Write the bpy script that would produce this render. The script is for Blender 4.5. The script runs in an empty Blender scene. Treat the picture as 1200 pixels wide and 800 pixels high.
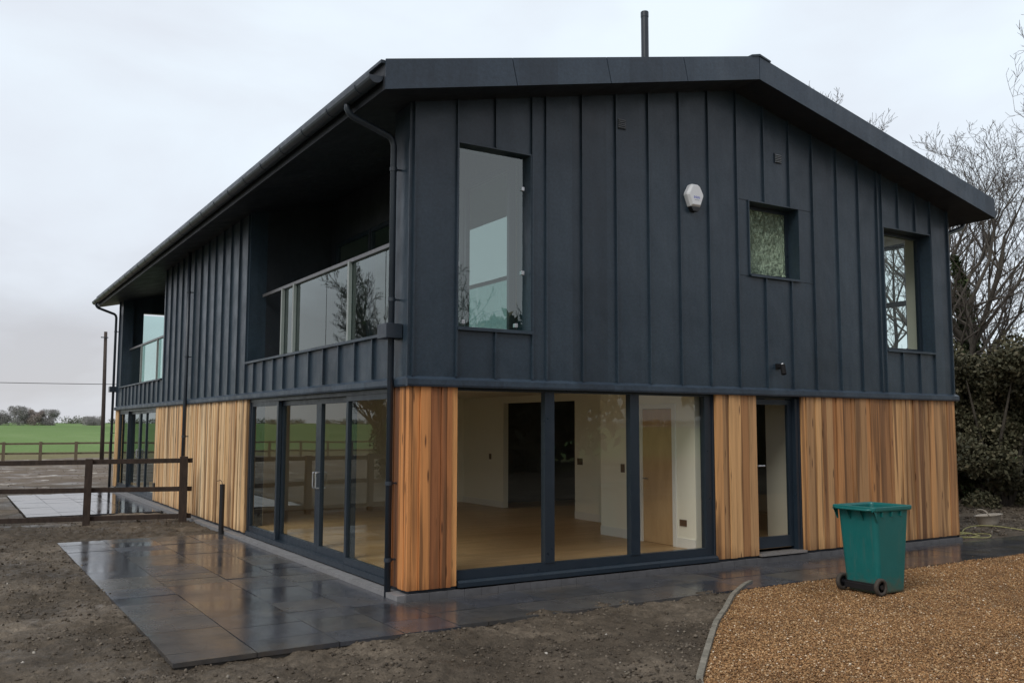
import bpy, bmesh, math, random
import numpy as np
from mathutils import Vector, Matrix

random.seed(7)
rng = np.random.default_rng(7)
C = bpy.context.scene.collection
SC = bpy.context.scene

# ------------------------------------------------------------------ camera, sky, sun, exposure
YAW, PITCH, ROLL = 0.5547, 0.0924, 0.0025
CAMLOC = Vector((-4.4662, -9.3942, 1.8333))
cd = bpy.data.cameras.new('camera')
cam = bpy.data.objects.new('camera', cd)
C.objects.link(cam)
f = Vector((math.sin(YAW) * math.cos(PITCH), math.cos(YAW) * math.cos(PITCH), math.sin(PITCH)))
r = Vector((math.cos(YAW), -math.sin(YAW), 0))
u = r.cross(f)
r2 = r * math.cos(ROLL) + u * math.sin(ROLL)
u2 = -r * math.sin(ROLL) + u * math.cos(ROLL)
m = Matrix((r2, u2, -f)).transposed().to_4x4()
m.translation = CAMLOC
cam.matrix_world = m
cd.sensor_fit = 'HORIZONTAL'
cd.sensor_width = 36.0
cd.lens = 36.0 * 1070.5 / 1200.0
cd.clip_start = 0.05
cd.clip_end = 6000
SC.camera = cam

SUN_EL, SUN_AZ = math.radians(46), math.radians(245)      # azimuth clockwise from +Y
world = bpy.data.worlds.new('World')
SC.world = world
world.use_nodes = True
nt = world.node_tree
nt.nodes.clear()
out = nt.nodes.new('ShaderNodeOutputWorld')
sky = nt.nodes.new('ShaderNodeTexSky')
sky.sky_type = 'NISHITA'
sky.sun_disc = False
sky.sun_elevation = SUN_EL
sky.sun_rotation = SUN_AZ
bg1 = nt.nodes.new('ShaderNodeBackground')
bg1.inputs['Strength'].default_value = 0.1
nt.links.new(sky.outputs[0], bg1.inputs[0])
tc = nt.nodes.new('ShaderNodeTexCoord')
mp = nt.nodes.new('ShaderNodeMapping')
mp.inputs['Scale'].default_value = (1.0, 1.0, 2.2)
nt.links.new(tc.outputs['Generated'], mp.inputs[0])
nz = nt.nodes.new('ShaderNodeTexNoise')
nz.inputs['Scale'].default_value = 2.1
nz.inputs['Detail'].default_value = 6
nz.inputs['Roughness'].default_value = 0.5
nz.inputs['Distortion'].default_value = 0.3
nt.links.new(mp.outputs[0], nz.inputs['Vector'])
dot = nt.nodes.new('ShaderNodeVectorMath')
dot.operation = 'DOT_PRODUCT'
dot.inputs[1].default_value = Vector((0.60, 0.50, 0.62)).normalized()   # thinner cloud on this side
nt.links.new(tc.outputs['Generated'], dot.inputs[0])
ma = nt.nodes.new('ShaderNodeMath')
ma.operation = 'MULTIPLY_ADD'
ma.inputs[1].default_value = 0.95
nt.links.new(nz.outputs[0], ma.inputs[0])
mb_ = nt.nodes.new('ShaderNodeMath')
mb_.operation = 'MULTIPLY'
mb_.inputs[1].default_value = 0.5
nt.links.new(dot.outputs['Value'], mb_.inputs[0])
nt.links.new(mb_.outputs[0], ma.inputs[2])
cr = nt.nodes.new('ShaderNodeValToRGB')
cr.color_ramp.elements[0].position = 0.64
cr.color_ramp.elements[0].color = (0.355, 0.355, 0.378, 1)
cr.color_ramp.elements[1].position = 1.0
cr.color_ramp.elements[1].color = (0.548, 0.605, 0.652, 1)
e = cr.color_ramp.elements.new(0.80)
e.color = (0.485, 0.513, 0.556, 1)
nt.links.new(ma.outputs[0], cr.inputs[0])
bg2 = nt.nodes.new('ShaderNodeBackground')
bg2.inputs['Strength'].default_value = 1.0
nt.links.new(cr.outputs[0], bg2.inputs[0])
mx = nt.nodes.new('ShaderNodeMixShader')
mx.inputs[0].default_value = 0.93
nt.links.new(bg1.outputs[0], mx.inputs[1])
nt.links.new(bg2.outputs[0], mx.inputs[2])
nt.links.new(mx.outputs[0], out.inputs[0])

sl = bpy.data.lights.new('sun', 'SUN')
sl.energy = 1.1
sl.angle = math.radians(35)
sl.color = (1.0, 0.97, 0.92)
so = bpy.data.objects.new('sun', sl)
C.objects.link(so)
sd = Vector((math.sin(SUN_AZ) * math.cos(SUN_EL), math.cos(SUN_AZ) * math.cos(SUN_EL), math.sin(SUN_EL)))
so.rotation_euler = sd.to_track_quat('Z', 'Y').to_euler()
so.location = (20, -20, 40)

SC.view_settings.view_transform = 'Standard'
SC.view_settings.look = 'None'
SC.view_settings.gamma = 1
SC.view_settings.exposure = 0.74
SC.view_settings.use_curve_mapping = False
SC.render.engine = 'CYCLES'
SC.cycles.max_bounces = 10
SC.cycles.transparent_max_bounces = 24
SC.cycles.diffuse_bounces = 8
SC.cycles.use_denoising = True


# ------------------------------------------------------------------ materials
def mat_new(name):
    mt = bpy.data.materials.new(name)
    mt.use_nodes = True
    t = mt.node_tree
    b = t.nodes['Principled BSDF']
    return mt, t, b


def N(t, kind, **kw):
    n = t.nodes.new(kind)
    for k, v in kw.items():
        if k in n.inputs.keys():
            n.inputs[k].default_value = v
        else:
            setattr(n, k, v)
    return n


def ramp(t, src, stops, interp='LINEAR'):
    n = t.nodes.new('ShaderNodeValToRGB')
    n.color_ramp.interpolation = interp
    el = n.color_ramp.elements
    while len(el) < len(stops):
        el.new(0.5)
    for e_, (p, c) in zip(el, stops):
        e_.position = p
        e_.color = (c[0], c[1], c[2], 1) if not isinstance(c, (int, float)) else (c, c, c, 1)
    t.links.new(src, n.inputs[0])
    return n


def mix(t, fac, a, b, mode='MIX'):
    n = t.nodes.new('ShaderNodeMix')
    n.data_type = 'RGBA'
    n.blend_type = mode
    for sock, v in ((n.inputs[0], fac), (n.inputs[6], a), (n.inputs[7], b)):
        if isinstance(v, bpy.types.NodeSocket):
            t.links.new(v, sock)
        elif isinstance(v, (int, float)):
            sock.default_value = v
        else:
            sock.default_value = (v[0], v[1], v[2], 1)
    return n.outputs[2]


def math_(t, op, a, b=0.0, c=0.0, clamp=False):
    n = t.nodes.new('ShaderNodeMath')
    n.operation = op
    n.use_clamp = clamp
    for s, v in zip(n.inputs, (a, b, c)):
        if isinstance(v, bpy.types.NodeSocket):
            t.links.new(v, s)
        else:
            s.default_value = v
    return n.outputs[0]


def noise(t, vec, scale, detail=4, rough=0.55, dist=0.0):
    n = N(t, 'ShaderNodeTexNoise', Scale=scale, Detail=detail, Roughness=rough, Distortion=dist)
    if vec is not None:
        t.links.new(vec, n.inputs['Vector'])
    return n.outputs[0]


def position(t):
    return t.nodes.new('ShaderNodeNewGeometry').outputs['Position']


def scaled(t, vec, s):
    n = t.nodes.new('ShaderNodeVectorMath')
    n.operation = 'MULTIPLY'
    n.inputs[1].default_value = s
    t.links.new(vec, n.inputs[0])
    return n.outputs[0]


def island(t):
    return t.nodes.new('ShaderNodeNewGeometry').outputs['Random Per Island']


def bump(t, b, h, strength=0.3, dist=0.01):
    n = N(t, 'ShaderNodeBump', Strength=strength, Distance=dist)
    t.links.new(h, n.inputs['Height'])
    t.links.new(n.outputs[0], b.inputs['Normal'])
    return n


def simple(name, col, rough=0.5, metal=0.0, var=0.12, scale=6.0, spec=0.5, bmp=0.0):
    mt, t, b = mat_new(name)
    p = position(t)
    n = noise(t, p, scale)
    c = mix(t, n, [x * (1 - var) for x in col], [min(1, x * (1 + var)) for x in col])
    t.links.new(c, b.inputs['Base Color'])
    rr = ramp(t, noise(t, p, scale * 2.7), [(0.3, max(0.02, rough - 0.08)), (0.7, min(1, rough + 0.08))])
    t.links.new(rr.outputs[0], b.inputs['Roughness'])
    b.inputs['Metallic'].default_value = metal
    b.inputs['Specular IOR Level'].default_value = spec
    if bmp:
        bump(t, b, noise(t, p, scale * 8), bmp, 0.004)
    return mt


def zinc_mat(name, col, rough=0.37):
    mt, t, b = mat_new(name)
    p = position(t)
    # each tray has a slightly different patina
    sx = N(t, 'ShaderNodeSeparateXYZ')
    t.links.new(p, sx.inputs[0])
    s = math_(t, 'ADD', sx.outputs[0], sx.outputs[1])
    tray = math_(t, 'FLOOR', math_(t, 'DIVIDE', math_(t, 'SUBTRACT', s, 0.02), 0.56))
    wn = N(t, 'ShaderNodeTexWhiteNoise', noise_dimensions='1D')
    t.links.new(tray, wn.inputs['W'])
    blot = noise(t, p, 1.3, 6, 0.6)
    runs = noise(t, scaled(t, p, (9, 9, 0.5)), 1.0, 4, 0.6)
    v = math_(t, 'ADD', math_(t, 'MULTIPLY', wn.outputs[0], 0.25),
              math_(t, 'ADD', math_(t, 'MULTIPLY', blot, 0.5), math_(t, 'MULTIPLY', runs, 0.25)))
    c = ramp(t, v, [(0.28, [x * 0.68 for x in col]), (0.5, col), (0.74, [col[0] * 1.5, col[1] * 1.42, col[2] * 1.34])])
    fine = ramp(t, noise(t, p, 26, 5, 0.75), [(0.3, 0.72), (0.7, 1.3)])
    t.links.new(mix(t, 1.0, c.outputs[0], fine.outputs[0], 'MULTIPLY'), b.inputs['Base Color'])
    rr = ramp(t, noise(t, p, 3.0, 5), [(0.3, rough - 0.08), (0.7, rough + 0.1)])
    t.links.new(rr.outputs[0], b.inputs['Roughness'])
    b.inputs['Specular IOR Level'].default_value = 0.55
    bump(t, b, noise(t, scaled(t, p, (1.6, 1.6, 0.9)), 1.6, 2), 0.55, 0.03)   # oil canning
    return mt


def cedar_mat(name, stops, interp='LINEAR'):
    mt, t, b = mat_new(name)
    p = position(t)
    isl = island(t)
    wn = N(t, 'ShaderNodeTexWhiteNoise', noise_dimensions='1D')
    t.links.new(isl, wn.inputs['W'])
    off = N(t, 'ShaderNodeVectorMath')
    off.operation = 'MULTIPLY_ADD'
    off.inputs[1].default_value = (1, 1, 1)
    t.links.new(p, off.inputs[0])
    sc_ = N(t, 'ShaderNodeVectorMath')
    sc_.operation = 'SCALE'
    sc_.inputs['Scale'].default_value = 7.0
    t.links.new(wn.outputs[1], sc_.inputs[0])
    t.links.new(sc_.outputs[0], off.inputs[2])
    q = off.outputs[0]
    base = ramp(t, isl, stops, interp)
    grain = noise(t, scaled(t, q, (38, 38, 1.1)), 1.0, 5, 0.65, 0.6)
    c = mix(t, 0.7, base.outputs[0], ramp(t, grain, [(0.30, 0.55), (0.48, 0.95), (0.72, 1.18)]).outputs[0], 'MULTIPLY')
    # long streaks where heartwood and sapwood meet
    st = noise(t, scaled(t, q, (9, 9, 0.35)), 1.0, 3, 0.5)
    c = mix(t, ramp(t, st, [(0.50, 0.0), (0.62, 0.75)]).outputs[0], c, (0.13, 0.065, 0.03))
    # knots
    vo = N(t, 'ShaderNodeTexVoronoi', Scale=1.0)
    t.links.new(scaled(t, q, (11, 11, 1.7)), vo.inputs['Vector'])
    c = mix(t, ramp(t, vo.outputs[0], [(0.07, 0.85), (0.16, 0.0)]).outputs[0], c, (0.07, 0.03, 0.015))
    # rain splash darkening at the foot of the boards
    sx = N(t, 'ShaderNodeSeparateXYZ')
    t.links.new(p, sx.inputs[0])
    wet = math_(t, 'ADD', sx.outputs[2], math_(t, 'MULTIPLY', noise(t, scaled(t, q, (14, 14, 2)), 1.0), 0.5))
    c = mix(t, ramp(t, wet, [(0.22, 0.55), (0.42, 0.0)]).outputs[0], c, mix(t, 1.0, c, (0.42, 0.36, 0.32), 'MULTIPLY'))
    t.links.new(c, b.inputs['Base Color'])
    b.inputs['Roughness'].default_value = 0.55
    b.inputs['Specular IOR Level'].default_value = 0.35
    bump(t, b, grain, 0.25, 0.004)
    return mt


def glass_mat(name, tint=(0.8, 0.86, 0.85), f0=0.06, rough=0.0):
    """thin pane: see through it, reflection by Schlick's Fresnel"""
    mt = bpy.data.materials.new(name)
    mt.use_nodes = True
    t = mt.node_tree
    t.nodes.clear()
    o = t.nodes.new('ShaderNodeOutputMaterial')
    g = t.nodes.new('ShaderNodeNewGeometry')
    d = t.nodes.new('ShaderNodeVectorMath')
    d.operation = 'DOT_PRODUCT'
    t.links.new(g.outputs['Normal'], d.inputs[0])
    t.links.new(g.outputs['Incoming'], d.inputs[1])
    cs = math_(t, 'ABSOLUTE', d.outputs['Value'])
    fr = math_(t, 'POWER', math_(t, 'SUBTRACT', 1.0, cs, clamp=True), 5.0)
    fac = math_(t, 'MULTIPLY_ADD', fr, 1 - f0, f0, clamp=True)
    tr = t.nodes.new('ShaderNodeBsdfTransparent')
    tr.inputs[0].default_value = (*tint, 1)
    gl = t.nodes.new('ShaderNodeBsdfGlossy')
    gl.inputs['Roughness'].default_value = rough
    gl.inputs['Color'].default_value = (0.90, 0.98, 0.95, 1)
    # float glass is never perfectly flat
    bp = N(t, 'ShaderNodeBump', Strength=0.04, Distance=0.02)
    t.links.new(noise(t, g.outputs['Position'], 1.1, 1), bp.inputs['Height'])
    t.links.new(bp.outputs[0], gl.inputs['Normal'])
    mxs = t.nodes.new('ShaderNodeMixShader')
    t.links.new(fac, mxs.inputs[0])
    t.links.new(tr.outputs[0], mxs.inputs[1])
    t.links.new(gl.outputs[0], mxs.inputs[2])
    t.links.new(mxs.outputs[0], o.inputs[0])
    return mt


def obscure_mat():
    mt = glass_mat('obscure_glass', (0.42, 0.50, 0.40), 0.72, 0.12)
    t = mt.node_tree
    bp = [n for n in t.nodes if n.type == 'BUMP'][0]
    p = position(t)
    h = noise(t, scaled(t, p, (16, 16, 11)), 1.0, 4, 0.7, 2.0)
    [n for n in t.nodes if n.type == 'BSDF_GLOSSY'][0].inputs['Color'].default_value = (0.66, 0.84, 0.62, 1)
    bp.inputs['Strength'].default_value = 1.0
    bp.inputs['Distance'].default_value = 0.06
    t.links.new(h, bp.inputs['Height'])
    return mt


ZINC = zinc_mat('anthracite_zinc', (0.0225, 0.0385, 0.0560))
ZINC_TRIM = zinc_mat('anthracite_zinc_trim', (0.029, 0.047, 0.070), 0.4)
ZINC_SHADE = zinc_mat('anthracite_zinc_shaded', (0.014, 0.018, 0.025), 0.5)  # shade of soffit and balcony recess put into a darker zinc
FRAME = simple('anthracite_frame', (0.015, 0.025, 0.037), 0.35, var=0.15, scale=3)
GUTTER = simple('dark_steel_gutter', (0.026, 0.036, 0.049), 0.38, var=0.2, scale=4)
CEDAR = cedar_mat('cedar_boards', [(0.0, (0.27, 0.135, 0.060)), (0.12, (0.40, 0.20, 0.084)), (0.28, (0.52, 0.255, 0.100)), (0.42, (0.44, 0.250, 0.115)),
                                   (0.58, (0.60, 0.315, 0.128)), (0.74, (0.52, 0.300, 0.138)), (0.88, (0.68, 0.395, 0.175)), (0.96, (0.42, 0.19, 0.072))], 'CONSTANT')
CEDAR_RED = cedar_mat('reddish_cedar_boards', [(0.0, (0.22, 0.085, 0.036)), (0.2, (0.46, 0.185, 0.066)), (0.4, (0.66, 0.285, 0.098)), (0.6, (0.54, 0.22, 0.078)),
                                   (0.75, (0.74, 0.36, 0.130)), (0.9, (0.34, 0.135, 0.054))], 'CONSTANT')
CEDAR_LIT = cedar_mat('cedar_boards_lit', [(0.0, (0.60, 0.37, 0.185)), (0.2, (0.78, 0.53, 0.28)), (0.4, (0.70, 0.45, 0.22)), (0.6, (0.84, 0.59, 0.33)),
                                             (0.8, (0.88, 0.65, 0.38)), (0.93, (0.74, 0.44, 0.20))], 'CONSTANT')  # stronger light on the long wall put into the board colour
GLASS = glass_mat('window_glass', (0.97, 0.98, 0.95), 0.06)
GLASS_SLIDE = glass_mat('sliding_door_glass', (0.90, 0.93, 0.88), 0.10)
GLASS_BAL = glass_mat('balustrade_glass', (0.70, 0.92, 0.88), 0.19)
GLASS_CLEAR = glass_mat('clear_glass', (0.86, 0.92, 0.90), 0.04)
OBSCURE = obscure_mat()
STEEL = simple('brushed_steel', (0.55, 0.56, 0.57), 0.3, metal=0.9, var=0.1)
POSTM = simple('pale_grey_post', (0.30, 0.33, 0.31), 0.4, metal=0.3, var=0.1)
RAILST = simple('grey_handrail', (0.16, 0.16, 0.16), 0.35, metal=0.5, var=0.1)
CONC = simple('grey_concrete', (0.20, 0.20, 0.205), 0.55, var=0.3, scale=9, bmp=0.3)
PLASTER = simple('cream_plaster', (0.84, 0.81, 0.70), 0.8, var=0.03, scale=2)
SKIRT = simple('white_gloss_paint', (0.78, 0.77, 0.73), 0.35, var=0.03)
DARKROOM = simple('grey_room_wall', (0.12, 0.12, 0.12), 0.8, var=0.1)
WHITEP = simple('white_plastic', (0.78, 0.80, 0.82), 0.35, var=0.05)
BLUEP = simple('blue_print', (0.10, 0.13, 0.55), 0.5)
GREYP = simple('grey_print', (0.45, 0.48, 0.55), 0.5)
BLACKP = simple('black_plastic', (0.012, 0.012, 0.014), 0.4, var=0.3)
BRONZE = simple('bronze_plate', (0.13, 0.075, 0.045), 0.4, metal=0.4)
VENT = simple('grey_vent', (0.27, 0.29, 0.31), 0.5)
ALUM = simple('pale_metal_threshold', (0.35, 0.33, 0.31), 0.35, metal=0.5)


def oak_mat():
    mt, t, b = mat_new('oak_floor')
    p = position(t)
    br = N(t, 'ShaderNodeTexBrick', Scale=1.0)
    br.inputs['Color1'].default_value = (0.43, 0.275, 0.135, 1)
    br.inputs['Color2'].default_value = (0.52, 0.345, 0.18, 1)
    br.inputs['Mortar'].default_value = (0.14, 0.08, 0.035, 1)
    br.inputs['Mortar Size'].default_value = 0.003
    br.inputs['Brick Width'].default_value = 1.6
    br.inputs['Row Height'].default_value = 0.14
    t.links.new(p, br.inputs['Vector'])
    g = noise(t, scaled(t, p, (2, 34, 2)), 1.0, 4)
    c = mix(t, 0.6, br.outputs[0], ramp(t, g, [(0.3, 0.65), (0.7, 1.15)]).outputs[0], 'MULTIPLY')
    t.links.new(c, b.inputs['Base Color'])
    b.inputs['Roughness'].default_value = 0.4
    return mt


def bark_mat(name, a, c_, sc=8):
    mt, t, b = mat_new(name)
    p = position(t)
    n = noise(t, scaled(t, p, (sc, sc, sc * 0.3)), 1.0, 5, 0.65)
    c = ramp(t, n, [(0.3, a), (0.7, c_)])
    t.links.new(c.outputs[0], b.inputs['Base Color'])
    b.inputs['Roughness'].default_value = 0.85
    bump(t, b, n, 0.6, 0.02)
    return mt


OAK = oak_mat()
OAKDOOR = bark_mat('oak_door', (0.46, 0.29, 0.14), (0.56, 0.37, 0.19), 7)


def slate_mat(name='wet_slate_paving', ro=(0.12, 0.22, 0.36)):
    mt, t, b = mat_new(name)
    p = position(t)
    isl = island(t)
    base = ramp(t, isl, [(0.0, (0.034, 0.036, 0.042)), (0.3, (0.046, 0.049, 0.059)), (0.55, (0.062, 0.061, 0.060)), (0.8, (0.050, 0.056, 0.071)), (1.0, (0.080, 0.074, 0.065))])
    n1 = noise(t, p, 5, 6, 0.62)
    c = mix(t, 0.7, base.outputs[0], ramp(t, n1, [(0.3, 0.55), (0.7, 1.4)]).outputs[0], 'MULTIPLY')
    mudn = noise(t, p, 1.6, 6, 0.7)
    c = mix(t, ramp(t, mudn, [(0.52, 0.0), (0.72, 0.6)]).outputs[0], c, (0.095, 0.076, 0.054))
    t.links.new(c, b.inputs['Base Color'])
    n2 = noise(t, p, 1.1, 5, 0.6)
    wet = math_(t, 'ADD', math_(t, 'MULTIPLY', n2, 0.70), math_(t, 'MULTIPLY', isl, 0.22))
    rr = ramp(t, wet, [(0.32, ro[0]), (0.48, ro[1]), (0.66, ro[2])])
    t.links.new(rr.outputs[0], b.inputs['Roughness'])
    b.inputs['Specular IOR Level'].default_value = 0.55
    rip = noise(t, p, 14, 4, 0.6)
    bs = ramp(t, wet, [(0.34, 0.04), (0.66, 0.30)])
    bn = bump(t, b, rip, 0.1, 0.008)
    t.links.new(bs.outputs[0], bn.inputs['Strength'])
    return mt


SLATE = slate_mat()
SLATE_POOL = slate_mat('flooded_slate_paving', (0.03, 0.06, 0.12))


def ground_mat():
    mt, t, b = mat_new('mud_and_field')
    p = position(t)
    s = N(t, 'ShaderNodeSeparateXYZ')
    t.links.new(p, s.inputs[0])
    x, y = s.outputs[0], s.outputs[1]
    wob = math_(t, 'MULTIPLY', math_(t, 'SUBTRACT', noise(t, p, 0.25, 4), 0.5), 9.0)
    mm = math_(t, 'MAXIMUM', math_(t, 'MAXIMUM', math_(t, 'SUBTRACT', y, 49), math_(t, 'SUBTRACT', math_(t, 'MULTIPLY', x, -1), 26)),
               math_(t, 'MAXIMUM', math_(t, 'SUBTRACT', math_(t, 'MULTIPLY', y, -1), 24), math_(t, 'SUBTRACT', x, 34)))
    mm = math_(t, 'ADD', mm, wob)
    # mud
    n1 = noise(t, p, 0.55, 7, 0.62)
    n2 = noise(t, p, 9, 6, 0.7)
    n3 = noise(t, p, 42, 4, 0.7)
    mud = ramp(t, n1, [(0.30, (0.056, 0.045, 0.033)), (0.47, (0.094, 0.076, 0.056)), (0.60, (0.158, 0.129, 0.096)), (0.74, (0.28, 0.235, 0.180))])
    mud = mix(t, 0.8, mud.outputs[0], ramp(t, n2, [(0.3, 0.5), (0.55, 1.0), (0.75, 1.5)]).outputs[0], 'MULTIPLY')
    mud = mix(t, 0.7, mud, ramp(t, n3, [(0.3, 0.55), (0.7, 1.4)]).outputs[0], 'MULTIPLY')
    # pale chalky spoil farther down the plot
    far = ramp(t, math_(t, 'MULTIPLY', y, 0.02), [(0.38, 0.0), (0.52, 1.0)]).outputs[0]
    chalk = math_(t, 'MULTIPLY', far, ramp(t, noise(t, scaled(t, p, (0.9, 0.45, 1)), 1.0, 6, 0.7), [(0.58, 0.0), (0.66, 1.0)]).outputs[0])
    mud = mix(t, math_(t, 'MULTIPLY', far, 0.6), mud, (0.155, 0.115, 0.08))
    mud = mix(t, math_(t, 'MULTIPLY', chalk, 0.9), mud, (0.50, 0.46, 0.40))
    # rough grass then crop
    gn = noise(t, p, 3.0, 6, 0.7)
    straw = ramp(t, gn, [(0.3, (0.10, 0.10, 0.045)), (0.6, (0.20, 0.175, 0.085)), (0.8, (0.26, 0.22, 0.12))])
    rows = noise(t, scaled(t, p, (0.05, 0.012, 1)), 1.0, 4, 0.6)
    crop = ramp(t, rows, [(0.3, (0.100, 0.175, 0.048)), (0.55, (0.140, 0.225, 0.068)), (0.75, (0.190, 0.270, 0.105))])
    crop = mix(t, 0.6, crop.outputs[0], ramp(t, gn, [(0.3, 0.6), (0.7, 1.3)]).outputs[0], 'MULTIPLY')
    c = mix(t, ramp(t, mm, [(0.0, 0.0), (0.8, 1.0)]).outputs[0], mud, straw.outputs[0])
    c = mix(t, ramp(t, math_(t, 'MULTIPLY', mm, 0.05), [(0.45, 0.0), (0.85, 1.0)]).outputs[0], c, crop)
    t.links.new(c, b.inputs['Base Color'])
    wet = noise(t, p, 0.8, 5, 0.6)
    rr = ramp(t, wet, [(0.32, 0.30), (0.46, 0.62), (0.65, 0.9)])
    gr = mix(t, ramp(t, mm, [(0.0, 0.0), (0.8, 1.0)]).outputs[0], rr.outputs[0], (0.9, 0.9, 0.9))
    t.links.new(gr, b.inputs['Roughness'])
    b.inputs['Specular IOR Level'].default_value = 0.18
    h = math_(t, 'ADD', math_(t, 'MULTIPLY', n2, 0.8), math_(t, 'MULTIPLY', n3, 0.5))
    bump(t, b, h, 0.8, 0.04)
    return mt


GROUND = ground_mat()


def stones_mat(name, stops, rough=0.75):
    mt, t, b = mat_new(name)
    isl = island(t)
    c = ramp(t, isl, stops).outputs[0]
    big = noise(t, position(t), 0.7, 6, 0.65)
    c = mix(t, 1.0, c, ramp(t, big, [(0.3, 0.66), (0.5, 1.02), (0.7, 1.22)]).outputs[0], 'MULTIPLY')
    t.links.new(c, b.inputs['Base Color'])
    b.inputs['Roughness'].default_value = rough
    b.inputs['Specular IOR Level'].default_value = 0.3
    return mt


PEB = stones_mat('gravel_stones', [(0.0, (0.13, 0.066, 0.030)), (0.3, (0.24, 0.125, 0.052)), (0.6, (0.34, 0.190, 0.080)),
                                   (0.88, (0.42, 0.26, 0.125)), (0.97, (0.50, 0.36, 0.21)), (1.0, (0.74, 0.64, 0.50))])
CLOD = stones_mat('mud_clods', [(0.0, (0.040, 0.032, 0.023)), (0.5, (0.088, 0.070, 0.051)), (0.88, (0.150, 0.125, 0.096)),
                                (0.993, (0.17, 0.145, 0.11)), (1.0, (0.50, 0.47, 0.42))], 0.7)


def gravel_base():
    mt, t, b = mat_new('gravel_bed')
    p = position(t)
    vo = N(t, 'ShaderNodeTexVoronoi', Scale=55.0)
    t.links.new(p, vo.inputs['Vector'])
    sx = N(t, 'ShaderNodeSeparateColor')
    t.links.new(vo.outputs['Color'], sx.inputs[0])
    c = ramp(t, sx.outputs[0], [(0.0, (0.12, 0.062, 0.027)), (0.5, (0.30, 0.16, 0.06)), (0.9, (0.42, 0.27, 0.125)), (1.0, (0.60, 0.48, 0.32))]).outputs[0]
    c = mix(t, 1.0, c, ramp(t, noise(t, p, 0.9, 5, 0.6), [(0.3, 0.7), (0.7, 1.15)]).outputs[0], 'MULTIPLY')
    t.links.new(c, b.inputs['Base Color'])
    b.inputs['Roughness'].default_value = 0.8
    bump(t, b, vo.outputs['Distance'], 1.0, -0.02)
    return mt


GRAVEL = gravel_base()


BARK = bark_mat('bark', (0.045, 0.040, 0.032), (0.12, 0.105, 0.085))
TWIG = bark_mat('twigs', (0.060, 0.050, 0.042), (0.12, 0.10, 0.085), 3)
TWIG_HAZE = bark_mat('hazed_far_twigs', (0.27, 0.26, 0.26), (0.36, 0.35, 0.345), 0.5)  # distance haze put into the colour, paler than the near twigs
TWIG_RED_HAZE = bark_mat('hazed_far_brown_twigs', (0.29, 0.245, 0.225), (0.37, 0.32, 0.30), 0.5)  # brown crowns, paled by the same painted-in haze
FENCEW = bark_mat('brown_stained_fence_wood', (0.024, 0.016, 0.012), (0.060, 0.040, 0.030), 14)
FENCEF = bark_mat('weathered_fence_wood', (0.11, 0.085, 0.055), (0.19, 0.15, 0.10), 8)
POLEW = bark_mat('tarred_pole_wood', (0.032, 0.024, 0.020), (0.075, 0.058, 0.048), 8)
KERBW = bark_mat('weathered_edging_board', (0.12, 0.112, 0.088), (0.26, 0.24, 0.195), 11)


def leaf_mat(name, stops):
    mt, t, b = mat_new(name)
    isl = island(t)
    c = ramp(t, isl, stops).outputs[0]
    big = noise(t, position(t), 0.8, 4, 0.6)
    c = mix(t, 1.0, c, ramp(t, big, [(0.32, 0.6), (0.68, 1.35)]).outputs[0], 'MULTIPLY')
    t.links.new(c, b.inputs['Base Color'])
    b.inputs['Roughness'].default_value = 0.6
    b.inputs['Specular IOR Level'].default_value = 0.25
    return mt


IVY = leaf_mat('ivy_leaves', [(0.0, (0.020, 0.032, 0.012)), (0.6, (0.040, 0.058, 0.022)), (1.0, (0.075, 0.095, 0.035))])
EVERG = leaf_mat('evergreen_leaves', [(0.0, (0.046, 0.048, 0.028)), (0.6, (0.085, 0.084, 0.048)), (1.0, (0.15, 0.132, 0.082))])
HEDGE_HAZE = leaf_mat('hazed_far_hedge_leaves', [(0.0, (0.15, 0.16, 0.135)), (0.6, (0.19, 0.20, 0.165)), (1.0, (0.24, 0.24, 0.20))])  # leaf colour lightened to stand in for haze on the horizon
BING = simple('teal_green_plastic', (0.006, 0.125, 0.105), 0.38, var=0.12, scale=5, bmp=0.08)
def bin_mat():
    mt, t, b = mat_new('teal_green_plastic')
    p = position(t)
    s = N(t, 'ShaderNodeSeparateXYZ')
    t.links.new(p, s.inputs[0])
    c = mix(t, noise(t, p, 5), (0.005, 0.120, 0.116), (0.009, 0.150, 0.144))
    d = math_(t, 'ADD', math_(t, 'MULTIPLY', s.outputs[2], -1.4), math_(t, 'MULTIPLY', noise(t, p, 16, 5, 0.7), 0.9))
    c = mix(t, ramp(t, d, [(0.30, 0.0), (0.60, 0.65)]).outputs[0], c, (0.12, 0.085, 0.05))
    run = noise(t, scaled(t, p, (28, 28, 1.2)), 1.0, 4, 0.6)
    c = mix(t, ramp(t, run, [(0.55, 0.0), (0.75, 0.30)]).outputs[0], c, (0.10, 0.13, 0.11))
    t.links.new(c, b.inputs['Base Color'])
    t.links.new(ramp(t, noise(t, p, 11, 5), [(0.3, 0.30), (0.7, 0.52)]).outputs[0], b.inputs['Roughness'])
    bump(t, b, noise(t, p, 60), 0.08, 0.003)
    return mt


BING = bin_mat()
TYRE = simple('dusty_rubber', (0.055, 0.045, 0.036), 0.85, var=0.4, scale=30)
HOSE = simple('yellow_green_hose', (0.30, 0.29, 0.11), 0.6)
TUBM = simple('splashed_pale_tub', (0.40, 0.36, 0.30), 0.6, var=0.35, scale=25)

# ------------------------------------------------------------------ object helpers
ROOT = {}          # world location of each thing, so that parts are written in world coordinates


def tag(o, label=None, cat=None, group=None, kind=None):
    if label: o['label'] = label
    if cat: o['category'] = cat
    if group: o['group'] = group
    if kind: o['kind'] = kind
    return o


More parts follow.
